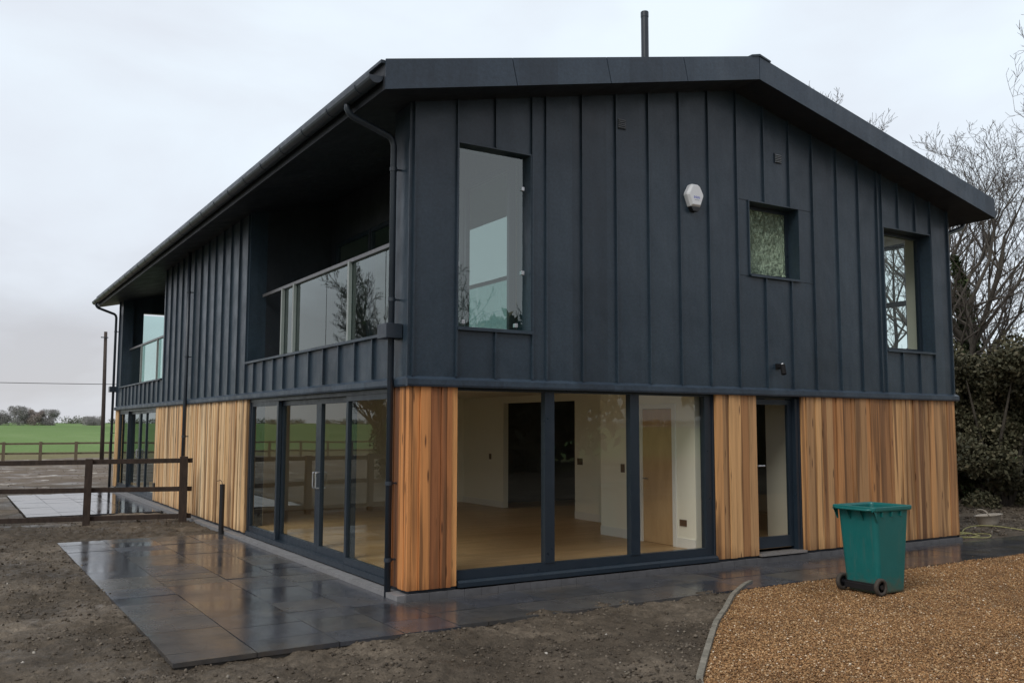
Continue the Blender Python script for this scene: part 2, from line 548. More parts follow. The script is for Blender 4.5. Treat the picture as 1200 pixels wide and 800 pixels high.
def thing(name, label, cat, loc=(0, 0, 0), group=None):
    o = bpy.data.objects.new(name, None)
    o.empty_display_size = 0.2
    C.objects.link(o)
    o.location = loc
    ROOT[o.name] = Vector(loc)
    return tag(o, label, cat, group)


def mesh_np(name, V, F):
    """F: list of (n,k) int arrays"""
    me = bpy.data.meshes.new(name)
    V = np.asarray(V, np.float32)
    me.vertices.add(len(V))
    me.vertices.foreach_set('co', V.ravel())
    F = [np.asarray(a, np.int32) for a in F if len(a)]
    nl = sum(a.size for a in F)
    me.loops.add(nl)
    me.loops.foreach_set('vertex_index', np.concatenate([a.ravel() for a in F]))
    cnt = np.concatenate([np.full(len(a), a.shape[1], np.int32) for a in F])
    me.polygons.add(len(cnt))
    st = np.concatenate([[0], np.cumsum(cnt)[:-1]]).astype(np.int32)
    me.polygons.foreach_set('loop_start', st)
    me.update(calc_edges=True)
    me.validate()
    return me


class MB:
    def __init__(s):
        s.v, s.f = [], []

    def add(s, vs, fs):
        o = len(s.v)
        s.v += [tuple(p) for p in vs]
        s.f += [tuple(i + o for i in q) for q in fs]
        return s

    def box(s, x0, x1, y0, y1, z0, z1):
        x0, x1 = min(x0, x1), max(x0, x1)
        y0, y1 = min(y0, y1), max(y0, y1)
        z0, z1 = min(z0, z1), max(z0, z1)
        return s.add([(x0, y0, z0), (x1, y0, z0), (x1, y1, z0), (x0, y1, z0), (x0, y0, z1), (x1, y0, z1), (x1, y1, z1), (x0, y1, z1)],
                     [(0, 3, 2, 1), (4, 5, 6, 7), (0, 1, 5, 4), (1, 2, 6, 5), (2, 3, 7, 6), (3, 0, 4, 7)])

    def bar(s, a, b, w, h, up=(0, 0, 1)):
        a, b = Vector(a), Vector(b)
        d = (b - a).normalized()
        sd_ = d.cross(Vector(up)).normalized()
        if sd_.length < 0.1: sd_ = Vector((1, 0, 0))
        up_ = sd_.cross(d)
        vs = []
        for q in (a, b):
            for i, j in ((-1, -1), (1, -1), (1, 1), (-1, 1)):
                vs.append(q + sd_ * (i * w / 2) + up_ * (j * h / 2))
        return s.add(vs, [(0, 3, 2, 1), (4, 5, 6, 7), (0, 1, 5, 4), (1, 2, 6, 5), (2, 3, 7, 6), (3, 0, 4, 7)])

    def tube(s, pts, rad, n=10, cap=True):
        pts = [Vector(p) for p in pts]
        rads = rad if isinstance(rad, (list, tuple)) else [rad] * len(pts)
        o = len(s.v)
        prev = None
        for i, p in enumerate(pts):
            d = (pts[min(i + 1, len(pts) - 1)] - pts[max(i - 1, 0)]).normalized()
            if prev is None:
                a = d.cross(Vector((0, 0, 1)))
                if a.length < 1e-3: a = d.cross(Vector((1, 0, 0)))
                a.normalize()
            else:
                a = prev - d * prev.dot(d)
                a.normalize()
            prev = a
            b = d.cross(a)
            for k in range(n):
                t = 2 * math.pi * k / n
                s.v.append(tuple(p + (a * math.cos(t) + b * math.sin(t)) * rads[i]))
        for i in range(len(pts) - 1):
            for k in range(n):
                k2 = (k + 1) % n
                s.f.append((o + i * n + k, o + i * n + k2, o + (i + 1) * n + k2, o + (i + 1) * n + k))
        if cap:
            s.f.append(tuple(o + k for k in range(n))[::-1])
            s.f.append(tuple(o + (len(pts) - 1) * n + k for k in range(n)))
        return s

    def wall(s, axis, p0, p1, u0, u1, z0, z1, holes=()):
        us = sorted({u0, u1, *[h for q in holes for h in q[:2] if u0 < h < u1]})
        zs = sorted({z0, z1, *[h for q in holes for h in q[2:] if z0 < h < z1]})
        inside = lambda a, b: not any(q[0] < a < q[1] and q[2] < b < q[3] for q in holes)
        nu, nz_ = len(us) - 1, len(zs) - 1
        solid = [[inside((us[i] + us[i + 1]) / 2, (zs[j] + zs[j + 1]) / 2) for j in range(nz_)] for i in range(nu)]
        P = (lambda u_, p, z: (u_, p, z)) if axis == 'y' else (lambda u_, p, z: (p, u_, z))
        for i in range(nu):
            for j in range(nz_):
                if not solid[i][j]: continue
                a, b, c, d = us[i], us[i + 1], zs[j], zs[j + 1]
                for p in (p0, p1):
                    s.add([P(a, p, c), P(b, p, c), P(b, p, d), P(a, p, d)], [(0, 1, 2, 3)])
                if i == 0 or not solid[i - 1][j]: s.add([P(a, p0, c), P(a, p1, c), P(a, p1, d), P(a, p0, d)], [(0, 1, 2, 3)])
                if i == nu - 1 or not solid[i + 1][j]: s.add([P(b, p0, c), P(b, p1, c), P(b, p1, d), P(b, p0, d)], [(0, 1, 2, 3)])
                if j == 0 or not solid[i][j - 1]: s.add([P(a, p0, c), P(b, p0, c), P(b, p1, c), P(a, p1, c)], [(0, 1, 2, 3)])
                if j == nz_ - 1 or not solid[i][j + 1]: s.add([P(a, p0, d), P(b, p0, d), P(b, p1, d), P(a, p1, d)], [(0, 1, 2, 3)])
        return s

    def prism(s, poly, axis, a, b):
        """extrude a 2D polygon; axis 'y': poly is (x,z) from y=a to b; 'x': (y,z); 'z': (x,y)"""
        P = {'y': lambda p, t: (p[0], t, p[1]), 'x': lambda p, t: (t, p[0], p[1]), 'z': lambda p, t: (p[0], p[1], t)}[axis]
        n = len(poly)
        vs = [P(p, a) for p in poly] + [P(p, b) for p in poly]
        return s.add(vs, [tuple(range(n))[::-1], tuple(range(n, 2 * n))] + [(i, (i + 1) % n, n + (i + 1) % n, n + i) for i in range(n)])

    def build(s, name, mat, parent=None, clip=None, smooth=False, weld=False, bevel=0.0):
        off = Vector((0, 0, 0))
        q = parent
        while q is not None:
            if q.name in ROOT: off = ROOT[q.name]
            q = q.parent
        me = bpy.data.meshes.new(name)
        me.from_pydata([tuple(Vector(p) - off) for p in s.v], [], s.f)
        bm = bmesh.new()
        bm.from_mesh(me)
        if weld: bmesh.ops.remove_doubles(bm, verts=bm.verts, dist=1e-5)
        for (co, no) in (clip or ()):
            bmesh.ops.bisect_plane(bm, geom=bm.verts[:] + bm.edges[:] + bm.faces[:], plane_co=Vector(co) - off, plane_no=no, clear_outer=True)
        bmesh.ops.recalc_face_normals(bm, faces=bm.faces)
        bm.to_mesh(me)
        bm.free()
        me.materials.append(mat)
        if smooth:
            for p in me.polygons: p.use_smooth = True
        o = bpy.data.objects.new(name, me)
        C.objects.link(o)
        if parent: o.parent = parent
        if bevel:
            md = o.modifiers.new('bevel', 'BEVEL')
            md.width = bevel
            md.segments = 2
            md.limit_method = 'ANGLE'
        return o


def np_obj(name, V, F, mat, parent=None, smooth=False):
    if parent is not None:
        q = parent
        while q is not None:
            if q.name in ROOT: V = np.asarray(V) - np.array(ROOT[q.name])
            q = q.parent
    me = mesh_np(name, V, F)
    me.materials.append(mat)
    if smooth: me.polygons.foreach_set('use_smooth', np.ones(len(me.polygons), bool))
    o = bpy.data.objects.new(name, me)
    C.objects.link(o)
    if parent is not None: o.parent = parent
    return o


# ------------------------------------------------------------------ ground, paths, gravel
def vnoise(x, y, seed=0):
    xi, yi = np.floor(x).astype(np.int64), np.floor(y).astype(np.int64)
    xf, yf = x - xi, y - yi
    h = lambda a, b: ((np.sin(a * 127.1 + b * 311.7 + seed * 74.7) * 43758.5453) % 1.0)
    u_, v_ = xf * xf * (3 - 2 * xf), yf * yf * (3 - 2 * yf)
    return (h(xi, yi) * (1 - u_) + h(xi + 1, yi) * u_) * (1 - v_) + (h(xi, yi + 1) * (1 - u_) + h(xi + 1, yi + 1) * u_) * v_


def fbm(x, y, oct=5, seed=0, gain=0.5):
    a, s_, tot = 1.0, 0.0, 0.0
    for k in range(oct):
        s_ = s_ + a * (vnoise(x * 2 ** k, y * 2 ** k, seed + k) - 0.5)
        tot += a
        a *= gain
    return s_ / tot


KX = [4.16, 3.92, 3.30, 2.66, 2.06, 1.56, 1.02, 0.50, 0.02, -0.40, -0.75, -0.9]
KY = [-1.12, -1.24, -1.66, -2.19, -2.66, -3.11, -3.60, -4.08, -4.70, -5.60, -7.0, -9.0]


def kerb_x(y):
    return np.interp(-np.asarray(y), [-k for k in KY], KX)


def edge_wob(x, y):
    return 0.05 * (vnoise(x * 3.0, y * 3.0, 5) - 0.5)


def hard_mask(x, y, g=0.0):
    """True where paving, house or gravel covers the soil"""
    w = edge_wob(x, y)
    pat = (x > -2.76 + g + w) & (x < 0) & (y > -1.46 + g + w) & (y < 7.42 - g + w)
    pat2 = (x > -2.93) & (x < 0) & (y > 12.55) & (y < 19.6)
    path = (x > -0.3) & (x < 24) & (y > -1.32 + g + w) & (y < 0)
    house = (x > -0.12) & (x < 10.45) & (y > -0.12) & (y < 20.85)
    grav = (y < -1.05) & (x > kerb_x(y) + 0.02)
    return pat | pat2 | path | house | grav


def rise(r_):
    """the field climbs very gently away from the plot"""
    return 0.0098 * np.clip(r_ - 62, 0, 290)


def soil_z(x, y):
    z = -0.092 + 0.07 * fbm(x * 0.5, y * 0.5, 3, 1) + 0.095 * fbm(x * 2.3, y * 2.3, 4, 11, 0.6) * np.clip(1.7 - np.hypot(x + 2, y - 2) / 18, 0.12, 1) + 0.080 * fbm(x * 9, y * 9, 3, 31, 0.75) * np.clip(1.6 - np.hypot(x + 2, y - 2) / 12, 0, 1)
    # shallow wheel ruts on the near soil
    rut = np.exp(-((y + 3.6 + 0.25 * x + 0.5 * np.sin(x * 0.9)) / 0.16) ** 2) + np.exp(-((y + 2.3 + 0.3 * x + 0.3 * np.sin(x * 1.3)) / 0.13) ** 2)
    z = z - 0.035 * rut * (x < 4)
    fade = np.clip((np.hypot(x, y) - 60) / 60, 0, 1)
    z = z * (1 - fade) + (-0.15) * fade + rise(np.hypot(x, y))
    # bank of loose soil beyond the right-hand corner
    z = z + 0.07 * np.exp(-(((x - 16.5) / 2.6) ** 2 + ((y - 4.2) / 1.5) ** 2)) * (1 + 0.8 * fbm(x * 2, y * 2, 3, 3))
    dx_, dy_ = np.maximum(np.maximum(-2.79 - x, x), 0), np.maximum(np.maximum(-1.48 - y, y - 7.42), 0)
    z = np.minimum(z, -0.089 + 0.35 * np.maximum(np.hypot(dx_, dy_) - 0.06, 0))     # soil raked level with the slabs
    hm = hard_mask(x, y, 0.03)
    z = np.where(hm, np.minimum(z, -0.15) - 0.03, z)
    return z


def graded(lo, hi, step, far):
    c = list(np.arange(lo, hi, step))
    s_, p = step, hi
    right = []
    while p < far:
        right.append(p)
        s_ *= 1.13
        p += s_
    right.append(far)
    s_, p = step, lo - step
    left = []
    while p > -far:
        left.append(p)
        s_ *= 1.13
        p -= s_
    left.append(-far)
    return np.array(left[::-1] + c + right)


gx, gy = graded(-7.0, 5.0, 0.035, 2500), graded(-6.5, 9.5, 0.035, 2500)
GX, GY = np.meshgrid(gx, gy, indexing='ij')
GZ = soil_z(GX, GY)
nx, ny = GX.shape
ii = np.arange(nx * ny).reshape(nx, ny)
F = np.stack([ii[:-1, :-1], ii[1:, :-1], ii[1:, 1:], ii[:-1, 1:]], -1).reshape(-1, 4)
g = np_obj('ground', np.stack([GX, GY, GZ], -1).reshape(-1, 3), [F], GROUND, smooth=True)
tag(g, kind='structure')


def slabs(name, x0, x1, y0, y1, cols, along, z1=-0.085, seed=1, lens=(0.6, 0.9), mat=None, tip=0.002):
    """paving: courses of slabs with 6 mm joints; cols are the course boundaries across, along = 'x' or 'y'"""
    rr = random.Random(seed)
    mb = MB()
    gp = 0.004
    for a, b in zip(cols[:-1], cols[1:]):
        p = (y0 if along == 'y' else x0)
        end = (y1 if along == 'y' else x1)
        first = True
        while p < end - 0.05:
            L_ = rr.choice(lens) * (rr.uniform(0.3, 1) if first else 1)
            first = False
            q = min(end, p + L_)
            if end - q < 0.15: q = end
            dz = rr.uniform(-0.002, 0.002)
            t1, t2 = rr.uniform(-tip, tip), rr.uniform(-tip, tip)
            if along == 'y': X0, X1, Y0, Y1 = a + gp, b - gp, p + gp, q - gp
            else: X0, X1, Y0, Y1 = p + gp, q - gp, a + gp, b - gp
            o = len(mb.v)
            mb.box(X0, X1, Y0, Y1, z1 - 0.04, z1 + dz)
            for k, (sx_, sy_) in enumerate(((-1, -1), (1, -1), (1, 1), (-1, 1))):
                v = mb.v[o + 4 + k]
                mb.v[o + 4 + k] = (v[0], v[1], v[2] + sx_ * t1 + sy_ * t2)
            p = q
    return tag(mb.build(name, mat or SLATE), kind='structure')


slabs('patio', 0, 0, -1.48, 7.42, [-2.79, -2.10, -1.36, -0.72, -0.125], 'y', seed=3, lens=(0.45, 0.6, 0.9))
slabs('terrace', 0, 0, 12.6, 19.55, [-2.88, -2.2, -1.5, -0.8, -0.125], 'y', seed=5, lens=(0.6, 0.9, 1.2), z1=-0.10, mat=SLATE_POOL, tip=0.0008)
slabs('path', -0.121, 24, 0, 0, [-1.42, -0.78, -0.105], 'x', seed=8, lens=(0.6, 0.9, 1.2))
# joint filler under the slabs
tag(MB().box(-2.77, -0.13, -1.46, 7.40, -0.2, -0.098).box(-2.86, -0.13, 12.62, 19.53, -0.2, -0.113).box(-0.13, 23.9, -1.40, -0.106, -0.2, -0.098)
    .build('paving_bed', simple('sand_joint', (0.05, 0.047, 0.042), 0.8)), kind='structure')

# gravel drive
ky = np.linspace(-1.10, -9.0, 90)
poly = [(float(kerb_x(y)) + 0.03, float(y)) for y in ky] + [(26, -9.0), (26, -1.43), (4.4, -1.43)]
gb = MB().prism(poly, 'z', -0.24, -0.100).build('gravel_drive', GRAVEL)
tag(gb, kind='structure')


def scatter(name, P, size, flat, mat, kind='stuff', parent=None):
    """many small stones, each a jittered octahedron"""
    n = len(P)
    base = np.array([(1, 0, 0), (-1, 0, 0), (0, 1, 0), (0, -1, 0), (0, 0, 1), (0, 0, -1)], np.float32)
    V = base[None] * (0.7 + 0.6 * rng.random((n, 6, 1))) + 0.25 * (rng.random((n, 6, 3)) - 0.5)
    V = V * size[:, None, None]
    ang = rng.random(n) * 6.283
    ca, sa = np.cos(ang), np.sin(ang)
    st = 0.75 + 0.5 * rng.random(n)
    X = V[:, :, 0] * st[:, None]
    Y = V[:, :, 1]
    Z = V[:, :, 2] * flat
    ti = (rng.random(n) - 0.5) * 1.2
    X, Z = X * np.cos(ti)[:, None] - Z * np.sin(ti)[:, None], X * np.sin(ti)[:, None] + Z * np.cos(ti)[:, None]
    W_ = np.stack([X * ca[:, None] - Y * sa[:, None], X * sa[:, None] + Y * ca[:, None], Z], -1) + P[:, None, :]
    f8 = np.array([(0, 2, 4), (2, 1, 4), (1, 3, 4), (3, 0, 4), (2, 0, 5), (1, 2, 5), (3, 1, 5), (0, 3, 5)], np.int32)
    F_ = (f8[None] + (np.arange(n) * 6)[:, None, None]).reshape(-1, 3)
    o = np_obj(name, W_.reshape(-1, 3), [F_], mat, parent)
    tag(o, kind=kind)
    return o


def sample(n, x0, x1, y0, y1, pw=1.6, d0=5.5):
    """points denser near the photographer's standpoint"""
    P = []
    tot = 0
    while tot < n:
        x = x0 + (x1 - x0) * rng.random(n * 2)
        y = y0 + (y1 - y0) * rng.random(n * 2)
        d = np.hypot(x - CAMLOC.x, y - CAMLOC.y)
        k = rng.random(n * 2) < np.clip((d0 / d) ** pw, 0, 1)
        P.append(np.stack([x[k], y[k]], 1))
        tot += k.sum()
    return np.concatenate(P)[:n]


P = sample(190000, 0.0, 13.5, -5.4, -1.13, 1.3)
k = (P[:, 0] > kerb_x(P[:, 1]) + 0.05) & ~((P[:, 1] > -1.44 + 0.05 * vnoise(P[:, 0] * 4, P[:, 1], 2)) & (P[:, 0] > 4.0) & (rng.random(len(P)) < 0.985))
P = P[k]
gz = -0.096 + 0.022 * fbm(P[:, 0] * 1.3, P[:, 1] * 1.3, 3, 4) + 0.010 * rng.random(len(P))
sz = 0.005 + 0.011 * rng.random(len(P)) ** 2.5
scatter('gravel', np.stack([P[:, 0], P[:, 1], gz], 1), sz, 0.6, PEB)

P = sample(230000, -8.0, 4.3, -6.0, 12.5, 1.7)
k = ~hard_mask(P[:, 0], P[:, 1], 0.03)
P = P[k]
clump = fbm(P[:, 0] * 1.6, P[:, 1] * 1.6, 3, 8)
P = P[rng.random(len(P)) < np.clip(0.5 + clump * 2.2, 0.08, 1)]
sz = 0.0035 + 0.021 * rng.random(len(P)) ** 5
gz = soil_z(P[:, 0], P[:, 1]) + sz * 0.15
scatter('soil_crumbs', np.stack([P[:, 0], P[:, 1], gz], 1), sz, 0.7, CLOD)
# far spoil stones and the soil bank at the right
P = np.concatenate([np.stack([-9 + 12 * rng.random(1500), 21 + 22 * rng.random(1500)], 1), np.stack([10.8 + 10 * rng.random(9000), 0.1 + 7 * rng.random(9000)], 1)])
sz = (0.012 + 0.04 * rng.random(len(P)) ** 4) * np.where(P[:, 0] < 5, 0.6, 1)
gz = soil_z(P[:, 0], P[:, 1]) + sz * 0.2
scatter('spoil_stones', np.stack([P[:, 0], P[:, 1], gz], 1), sz, 0.7, CLOD)

# curved edging board between soil and gravel
mbk = MB()
pts = [(float(kerb_x(y)), float(y)) for y in np.linspace(-1.12, -8.5, 80)]
prof = 0.025
L0, R0 = [], []
for i, p in enumerate(pts):
    a, b = Vector(pts[max(i - 1, 0)]), Vector(pts[min(i + 1, len(pts) - 1)])
    d = (b - a).normalized()
    n_ = Vector((-d.y, d.x))
    L0.append((p[0] + n_.x * prof, p[1] + n_.y * prof))
    R0.append((p[0] - n_.x * prof, p[1] - n_.y * prof))
for i in range(len(pts) - 1):
    q = [L0[i], R0[i], R0[i + 1], L0[i + 1]]
    z = -0.062
    mbk.add([(*q[0], -.25), (*q[1], -.25), (*q[2], -.25), (*q[3], -.25), (*q[0], z), (*q[1], z), (*q[2], z), (*q[3], z)],
            [(4, 5, 6, 7), (0, 1, 5, 4), (2, 3, 7, 6), (1, 2, 6, 5), (3, 0, 4, 7)][:1] + [(1, 2, 6, 5), (3, 0, 4, 7)])
tag(mbk.build('edging_kerb', KERBW, weld=True), 'curved weathered edging board between brown soil and golden gravel', 'edging')

# ------------------------------------------------------------------ the house
W, L = 10.331, 20.73
ZR, ZE, TH, OV, EV = 7.084, 5.781, 0.325, 0.526, 0.59
SLP = (ZR - ZE) / (W / 2 + EV)


def under(x):
    return ZE - TH + SLP * (min(x, W - x) + EV)


house = thing('house', 'new two storey house clad in dark zinc above golden timber boards', 'house', (0, 0, -0.1))

CLIPS = [((0, 0, under(0) + 0.10), Vector((-SLP, 0, 1)).normalized()), ((W, 0, under(0) + 0.10), Vector((SLP, 0, 1)).normalized())]
T = 0.30
ZB = 2.40                       # top of the drip band


def seam_y(mb, x, z0, z1, y=0.0, w=0.022, d=0.032):
    z1 = min(z1, under(x) + 0.03)
    mb.box(x - w / 2, x + w / 2, y - d, y + 0.004, z0, z1)


W1 = (0.60, 1.61, 3.0, 5.2)
W2 = (5.44, 6.49, 4.06, 5.14)
W3 = (8.54, 9.79, 3.10, 5.11)
gw = MB().wall('y', 0, T, 0, W, ZB - 0.1, 7.2, [W1, W2, W3])
for x in (0.02, 0.58, 1.64, 1.85, 2.41, 2.97, 3.53, 4.09, 4.64, 5.20, 6.83, 7.40, 7.92, 8.39, 8.51, 10.31):
    seam_y(gw, x, ZB, 9)
for x, a in ((1.11, W1), (5.76, W2), (6.31, W2), (8.94, W3), (9.40, W3), (9.82, W3)):
    seam_y(gw, x, ZB, a[2] - 0.03 if x != 9.82 else 9)
    if x != 9.82: seam_y(gw, x, a[3] + 0.02, 9)
for z in (5.155, 4.035):
    gw.box(5.21, 5.43, -0.008, 0.004, z - 0.006, z + 0.006)
    gw.box(6.50, 6.82, -0.008, 0.004, z - 0.006, z + 0.006)
gw.build('zinc_wall', ZINC, house, clip=CLIPS)

# left-hand (long) wall: two balcony openings
B1 = (0.50, 6.60, 2.93, 9.0)
B2 = (14.0, 20.2, 2.97, 9.0)
sw = MB().wall('x', 0, T, T, L - T, ZB - 0.1, 5.68, [B1, B2])


def seam_x(mb, y, z0, z1, x=0.0, w=0.022, d=0.036):
    mb.box(x - d, x + 0.004, y - w / 2, y + w / 2, z0, z1)


for y in (0.02, 6.66, 7.22, 7.80, 8.38, 8.98, 9.56, 10.16, 10.74, 11.34, 11.93, 12.52, 13.12, 13.72, L - 0.02):
    seam_x(sw, y, ZB, 5.63)
for y in (1.04, 1.61, 2.18, 2.76, 3.36, 3.96, 4.53, 5.04, 5.60, 6.14):
    seam_x(sw, y, ZB, 2.92)
for y in np.arange(14.35, 20.2, 0.59):
    seam_x(sw, float(y), ZB, 2.96)
sw.build('zinc_wall', ZINC, house)

# hidden long wall and far gable
SWN = (0.63, 1.60, 3.10, 5.11)
rw = MB().wall('x', W - T, W, T, L - T, ZB - 0.1, 5.68, [SWN, (6.0, 8.0, 3.1, 5.1), (12.0, 14.0, 3.1, 5.1)])
for y in np.arange(0.02, L, 0.575):
    if not (0.5 < y < 1.65 or 5.95 < y < 8.05 or 11.95 < y < 14.05): rw.box(W - 0.004, W + 0.032, float(y) - 0.011, float(y) + 0.011, ZB, 5.63)
rw.build('zinc_wall', ZINC, house)
FG = (0.63, 1.66, 3.0, 5.28)
fg = MB().wall('y', L - T, L, 0, W, ZB - 0.1, 7.2, [FG])
for x in np.arange(2.2, W, 0.56):
    z1 = min(9, under(float(x)) + 0.03)
    fg.box(float(x) - 0.011, float(x) + 0.011, L - 0.004, L + 0.032, ZB, z1)
fg.build('zinc_wall', ZINC, house, clip=CLIPS)

# ground storey: masonry behind the boards
GG = (0.62, 4.69, -0.2, 2.29)
DG = (5.52, 6.45, -0.2, 2.29)
SD1 = (0.50, 6.48, -0.2, 2.29)
SD2 = (14.6, 20.35, -0.2, 2.29)
DARKMAS = simple('dark_membrane', (0.022, 0.028, 0.038), 0.6)
MB().wall('y', T + .003, T + .012, T + .02, W - T - .02, 0.115, 2.46, [(0.6, 4.72, 0, 2.3), (5.5, 6.47, 0, 2.3)]).build('interior_lining', PLASTER, house)
MB().wall('x', T + .003, T + .012, T + .02, L - T - .02, 0.115, 2.46, [(0.48, 6.5, 0, 2.3), (14.58, 20.37, 0, 2.3)]).build('interior_lining', PLASTER, house)
MB().wall('y', 0.03, T, 0.03, W - 0.03, -0.2, ZB - 0.11, [GG, DG]).build('masonry_wall', DARKMAS, house)
MB().wall('x', 0.03, T, T, L - T, -0.2, ZB - 0.11, [SD1, SD2]).build('masonry_wall', DARKMAS, house)
MB().wall('x', W - T, W - 0.03, T, L - T, -0.2, ZB - 0.11, [(9.0, 11.0, 0.1, 2.2), (15, 17, 0.1, 2.2)]).build('masonry_wall', DARKMAS, house)
MB().wall('y', L - T, L - 0.03, 0.03, W - 0.03, -0.2, ZB - 0.11).build('masonry_wall', DARKMAS, house)


def boards(axis, u0, u1, plane, mat, seed, z0=0.012, z1=2.285, sgn=-1):
    """vertical boards of mixed widths, some standing proud of their neighbours"""
    rr = random.Random(seed)
    mb = MB()
    p = u0
    while p < u1 - 0.02:
        w = rr.choice((0.07, 0.095, 0.115, 0.135, 0.145))
        q = p + w
        if u1 - q < 0.05: q = u1
        d = rr.choice((0.0, 0.004, 0.012, 0.020))
        zz = z0 + rr.uniform(-0.004, 0.004)
        g_ = 0.0035
        if axis == 'y': mb.box(p + g_, q - g_, plane + sgn * -0.028, plane + sgn * d, zz, z1)
        else: mb.box(plane + sgn * -0.028, plane + sgn * d, p + g_, q - g_, zz, z1)
        p = q
    return mb.build('timber_cladding', mat, house)


boards('y', 0.03, 0.615, 0.0, CEDAR_RED, 1)
boards('y', 4.70, 5.51, 0.0, CEDAR, 12)
boards('y', 6.46, W, 0.0, CEDAR, 3)
boards('x', -0.004, 0.49, 0.0, CEDAR_RED, 4)
boards('x', 6.49, 14.58, 0.0, CEDAR_LIT, 5)
boards('x', 20.36, L, 0.0, CEDAR_LIT, 6)
boards('x', 0.0, L, W, CEDAR, 7, sgn=1)
# returns of the boards at the openings
for q in ((0.617, 0.619, 0.03, 0.10), (4.692, 4.697, 0.03, 0.10), (5.512, 5.517, 0.03, 0.12), (6.452, 6.457, 0.03, 0.12), (0.03, 0.10, 6.482, 6.488), (0.03, 0.10, 14.583, 14.59)):
    MB().box(*q, 0.01, 2.28).build('timber_reveal', CEDAR, house)


# drip band, plinth
bd = MB()
bd.prism([(-0.002, ZB), (-0.060, ZB - 0.035), (-0.060, ZB - 0.095), (-0.052, ZB - 0.118), (-0.002, ZB - 0.118)], 'x', -0.06, W + 0.06)
bd.prism([(-0.002, ZB), (-0.060, ZB - 0.035), (-0.060, ZB - 0.095), (-0.052, ZB - 0.118), (-0.002, ZB - 0.118)], 'y', -0.0, L + 0.06)
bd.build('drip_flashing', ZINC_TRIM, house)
pl = MB()
yy = 0.0
rr_ = random.Random(4)
pg = MB()
pg.box(-0.03, 0.03, -0.03, 0.0, -0.2, -0.025)
x = 0.03
while x < W:
    q = min(W + 0.03, x + 0.225)
    pg.box(x + 0.002, q - 0.002, -0.03, 0.03, -0.2, -0.025 + rr_.uniform(-.002, .002))
    x = q
y = 0.0
while y < L:
    q = min(L, y + 0.44)
    pl.box(-0.125, 0.03, y + 0.002, q - 0.002, -0.2, -0.035 + rr_.uniform(-.002, .002))
    y = q
pl.build('plinth', CONC, house)
pg.build('plinth', simple('wet_dark_brick', (0.11, 0.11, 0.115), 0.5, var=0.35, scale=9, bmp=0.3), house)

# ---- roof
roof = MB().prism([(-EV, ZE), (W / 2, ZR), (W + EV, ZE), (W + EV, ZE - TH), (W / 2, ZR - TH), (-EV, ZE - TH)], 'y', -OV + 0.012, L + OV).build('roof', ZINC_SHADE, house)
sf = MB()
for x in np.arange(-0.5, W + 0.5, 0.56):        # standing seams of the roof covering
    zt = ZE + SLP * (min(x, W - x) + EV)
    sf.add([(x - .012, 0.6, zt - .03), (x + .012, 0.6, zt - .03), (x + .012, L + OV, zt - .03), (x - .012, L + OV, zt - .03),
            (x - .012, 0.6, zt + .03), (x + .012, 0.6, zt + .03), (x + .012, L + OV, zt + .03), (x - .012, L + OV, zt + .03)],
           [(0, 3, 2, 1), (4, 5, 6, 7), (0, 1, 5, 4), (1, 2, 6, 5), (2, 3, 7, 6), (3, 0, 4, 7)])
sf.build('roof_seam', ZINC, roof)


def verge(xs, side):
    mb = MB()
    for a, b in zip(xs[:-1], xs[1:]):
        a2, b2 = a + 0.005, b - 0.005
        top = lambda x_: ZE + SLP * ((x_ if side < 0 else W - x_) + EV) + 0.012
        sl_ = SLP * TH * (1 if side < 0 else -1)         # joints square to the slope
        if a == xs[0] or b == xs[-1]: pass
        ka = sl_ if a != xs[0] else 0
        kb = sl_ if b != xs[-1] else 0
        mb.prism([(a2, top(a2)), (b2, top(b2)), (b2 + kb, top(b2 + kb) - TH - 0.014), (a2 + ka, top(a2 + ka) - TH - 0.014)], 'y', -OV - 0.006, -OV + 0.012)
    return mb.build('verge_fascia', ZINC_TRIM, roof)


verge([-EV - 0.004, 1.02, 2.42, 3.72, W / 2], -1)
verge([W / 2, W + EV + 0.004], 1)
rc = MB()
zc = ZR + 0.012
rc.prism([(W / 2 - 0.16, zc - 0.16 * SLP), (W / 2, zc), (W / 2 + 0.22, zc - 0.22 * SLP), (W / 2 + 0.22, zc - 0.22 * SLP + 0.022), (W / 2, zc + 0.028), (W / 2 - 0.16, zc - 0.16 * SLP + 0.022)],
         'y', -OV - 0.02, L + OV)
rc.build('ridge_cap', ZINC, roof)
# eave edge trim
MB().box(-EV - 0.045, -EV - 0.001, -OV + 0.02, L + OV - 0.02, ZE - 0.03, ZE + 0.004).build('eave_trim', ZINC, roof)


def gutter(x, y0, y1, z, outlets, pipes, mirror=1):
    mb = MB()
    n = 10
    rad = 0.084
    sec = [(x + rad * math.cos(math.pi + math.pi * k / n), z + rad * math.sin(math.pi + math.pi * k / n)) for k in range(n + 1)]
    sec += [(x + rad - 0.012, z), (x - rad + 0.012, z - 0.004)]
    sec[0] = (x - rad, z + 0.012)
    sec[n] = (x + rad, z + 0.012)
    mb.prism(sec, 'y', y0, y1)
    for y_ in np.arange(y0 + 0.4, y1, 0.9):
        q = [(x + (rad + 0.006) * math.cos(math.pi + math.pi * k / n), z + (rad + 0.006) * math.sin(math.pi + math.pi * k / n)) for k in range(n + 1)]
        mb.prism(q, 'y', float(y_), float(y_) + 0.03)
    return mb.build('gutter', GUTTER, house)


GXL, GZL = -EV - 0.088, 5.61
gutter(GXL, -OV + 0.05, L + OV - 0.05, GZL, None, None)
gutter(W + EV + 0.088, -OV + 0.05, L + OV - 0.05, GZL, None, None)


